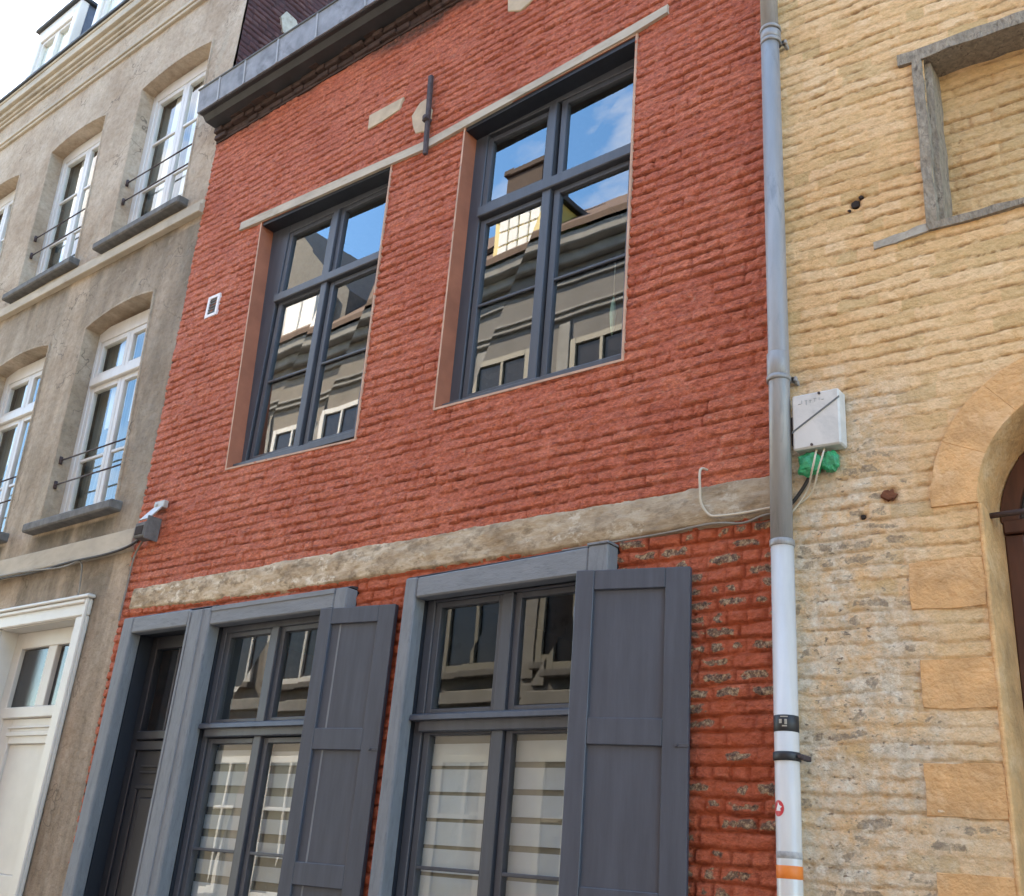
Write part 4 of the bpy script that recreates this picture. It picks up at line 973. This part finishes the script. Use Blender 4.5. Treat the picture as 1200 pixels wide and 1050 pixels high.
cable('cable', [(-1.645, -.05, 3.415), (-1.64, -.085, 3.36), (-1.655, -.08, 3.31), (-1.70, -.03, 3.24), (-1.76, -.02, 3.17), (-1.80, -.02, 3.13)], .0045, M['cable_w'], 'off-white cable hanging from the junction box across the green wrapping')
cable('cable', [(-1.61, -.05, 3.415), (-1.605, -.085, 3.37), (-1.625, -.085, 3.31), (-1.68, -.03, 3.23), (-1.74, -.015, 3.19)], .004, M['cable_w'], 'second thin pale cable, right of the first under the junction box')
cable('cable', [(-1.69, -.02, 3.31), (-1.72, -.02, 3.26), (-1.77, -.018, 3.20), (-1.83, -.02, 3.15)], .008, M['cable_d'], 'thick dark cable running from the green wrapping behind the downpipe')
cable('cable', [(-2.19, .0, 3.43), (-2.207, -.045, 3.42), (-2.205, -.05, 3.32), (-2.20, -.045, 3.25), (-2.165, -.04, 3.195), (-2.12, -.04, 3.18), (-2.0, -.04, 3.175), (-1.90, -.035, 3.18), (-1.82, -.02, 3.19)], .006, M['cable_w'], 'white cable dropping down the pale beam and running to the downpipe', mp=None)
cable('cable', [(-3.0, -.02, 3.135), (-2.7, -.03, 3.135), (-2.4, -.03, 3.14), (-2.15, -.035, 3.15), (-2.0, -.035, 3.13), (-1.9, -.035, 3.15), (-1.82, -.02, 3.16)], .0055, M['cable_g'], 'thin cable clipped along the lower edge of the pale beam', mp=None)
cable('cable', [(-13.5, -.065, 3.66), (-11, -.065, 3.64), (-9.2, -.07, 3.645), (-8.5, -.075, 3.63), (-7.9, -.07, 3.655), (-7.4, -.075, 3.65), (-7.1, -.06, 3.68), (-6.9, -.05, 3.75)], .010, M['cable_d'], 'dark cable bundle following the moulding over the cream door', mp=None)
cable('cable', [(-9.6, -.07, 3.675), (-8.7, -.085, 3.655), (-8.0, -.08, 3.62), (-7.75, -.06, 3.64), (-7.73, -.03, 3.45), (-7.72, -.03, 3.36)], .007, M['cable_g'], 'grey cable sagging below the moulding, turning down to the door surround', mp=None)
cable('cable', [(-6.93, -.04, 3.72), (-7.02, -.03, 3.60), (-7.045, -.02, 3.4), (-7.05, -.02, 3.15), (-7.03, -.03, 3.12)], .008, M['cable_g'], 'grey cable falling down the seam between beige and red houses', mp=None)

lamp = empty('wall_junction_fitting', (-6.78, -.02, 3.72), 'small scratched metal fitting with angled bright plate at the seam of beige and red houses', 'metal fitting')
m = MB(); m.box(-6.95, -6.80, -.12, -.015, 3.71, 3.83, .01); m.box(-6.795, -6.78, -.125, -.01, 3.69, 3.87, .004); m.build('housing', M['sill'], lamp)
m = MB(); m.box(-6.93, -6.83, -.124, -.118, 3.73, 3.80, .003); m.build('dark_opening', M['hole'], lamp)
m = MB(); m.hexa([(-6.93, -.115, 3.85), (-6.80, -.115, 3.85), (-6.80, -.10, 3.85), (-6.93, -.10, 3.85), (-6.86, -.055, 3.96), (-6.74, -.055, 3.96), (-6.74, -.04, 3.96), (-6.86, -.04, 3.96)], .003); m.build('angled_plate', M['lampmetal'], lamp)
m = MB(); m.box(-6.87, -6.74, -.05, -.01, 3.95, 4.01, .005); m.tube([(-6.84, -.06, 3.98), (-6.84, -.02, 3.98)], .012, 8); m.build('clamp', M['lampmetal'], lamp)

# ================================================================== OPPOSITE ROW (mirrored in the panes)
YO = -6.75
def opp(name, x0, x1, eave, ridge, wmat, label, wins, frame, cross=None):
    root = empty(name, ((x0+x1)/2, YO-4, 0), label, 'house', None)
    m = MB(); m.box(x0+.01, x1-.01, YO-8, YO, 0, eave-.02); wl = m.build('wall', wmat, root)
    m = MB(); ym = YO-4
    m.hexa([(x0, YO+.35, eave), (x1, YO+.35, eave), (x1, ym, ridge-.12), (x0, ym, ridge-.12), (x0, YO+.35, eave+.12), (x1, YO+.35, eave+.12), (x1, ym, ridge), (x0, ym, ridge)])
    m.hexa([(x0, YO-8.3, eave), (x1, YO-8.3, eave), (x1, ym, ridge-.12), (x0, ym, ridge-.12), (x0, YO-8.3, eave+.12), (x1, YO-8.3, eave+.12), (x1, ym, ridge), (x0, ym, ridge)])
    m.build('roof', M['tile'], root)
    for x in (x0+.02, x1-.14): MB(lambda c: Vector((c.y, c.x, c.z))).prism([(YO-.02, eave-.05), (YO-7.98, eave-.05), (ym, ridge-.15)], x, x+.12).build('gable', wmat, root)
    m = MB(); m.box(x0, x1, YO, YO+.30, eave-.22, eave-.005, .02); m.box(x0, x1, YO, YO+.14, eave-.42, eave-.222, .02); m.build('cornice', M['oppstone'], root)
    m = MB()
    for z, zh, p in ((10.25, .06, .05), (9.75, .05, .04), (9.62, .05, .06), (6.95, .18, .07), (3.75, .18, .07)): m.box(x0+.02, x1-.02, YO, YO+p, z, z+zh, .01)
    x = x0+.1
    while x < x1-.4: m.box(x, x+.22, YO, YO+.03, 4.0, 9.55, .01); x += 1.78
    m.build('string_course', M['oppstone'], root)
    for (cx, zb, ww, hh) in wins:
        a, b = cx-ww/2, cx+ww/2
        m = MB()
        for (p, q, r_, s_) in ((a-.1, a, zb-.1, zb+hh+.1), (b, b+.1, zb-.1, zb+hh+.1), (a, b, zb+hh, zb+hh+.1), (a, b, zb-.1, zb), (cx-.03, cx+.03, zb, zb+hh), (a, cx-.03, zb+hh*.62, zb+hh*.62+.05), (cx+.03, b, zb+hh*.62, zb+hh*.62+.05)):
            m.box(p, q, YO, YO+.06, r_, s_, .004)
        wo = m.build('window', frame, root)
        m = MB(); m.box(a, b, YO, YO+.02, zb, zb+hh); m.build('pane', M['darkglass'], wo)
        m = MB(); m.box(a-.15, b+.15, YO, YO+.14, zb-.2, zb-.102, .01); m.build('window_sill', M['sill'], wo)
    return root
wn = lambda xs_, zz: [(x, z, .95, h) for x in xs_ for z, h in zz]
LV = ((1.1, 1.9), (4.3, 2.0), (7.35, 1.75))
h1 = opp('opposite_house', -12.3, -6.0, 11.0, 15.2, M['opp1'], 'grey stuccoed house with ochre dormer and chimney, mirrored in the right upper window', wn((-11.2, -9.6, -7.8), LV), M['creamtrim'])
h2 = opp('opposite_house', -19.5, -12.32, 10.9, 15.6, M['opp2'], 'warm stuccoed house across the street with large cross gable, mirrored in the left upper window', wn((-18.3, -16.6, -14.9, -13.3), LV), M['white_wood'])
h3 = opp('opposite_house', -5.98, 1.0, 8.6, 11.2, M['opp3'], 'brick house across the street, behind the viewer', wn((-4.9, -3.1, -1.3, .1), LV[:2]), M['white_wood'])
h4 = opp('opposite_house', 1.02, 8.0, 9.2, 12.0, M['opp2'], 'pale stuccoed house across the street, farthest right', wn((2.2, 4.0, 5.8, 7.2), LV[:2]), M['white_wood'])
m = MB(); m.box(-11.95, -11.0, YO-3.0, YO-2.1, 12.0, 15.1, .02); m.box(-12.0, -10.95, YO-3.05, YO-2.05, 15.1, 15.25, .02); m.box(-11.6, -11.3, YO-2.7, YO-2.4, 15.25, 15.6); m.build('chimney', M['eaves'], h1)
m = MB(); m.box(-10.45, -9.15, YO-2.0, YO-.1, 10.95, 12.35, .01); d1 = m.build('dormer', M['yellowtrim'], h1)
m = MB(); m.box(-10.55, -9.05, YO-2.2, YO+.02, 12.35, 12.47, .01); m.build('dormer_roof', M['darkmetal'], d1)
m = MB()
for i in range(4):
    for j in range(4): m.box(-10.32+i*.235, -10.12+i*.235, YO-.1, YO-.07, 11.1+j*.29, 11.35+j*.29, .003)
m.build('pane', M['pane_white'], d1)
m = MB(); m.prism([(-18.6, 10.9), (-14.1, 10.9), (-14.1, 12.0), (-16.9, 15.0), (-18.6, 13.2)], YO-3.9, YO-.02); m.build('cross_gable', M['sill'], h2)
m = MB(); m.box(-15.6, -14.5, YO-.5, YO+.12, 10.95, 12.0, .01); d2 = m.build('dormer', M['pipe_white'], h2)
m = MB(); m.box(-15.5, -15.08, YO+.12, YO+.15, 11.05, 11.9); m.box(-15.02, -14.6, YO+.12, YO+.15, 11.05, 11.9); m.build('pane', M['pane_white'], d2)
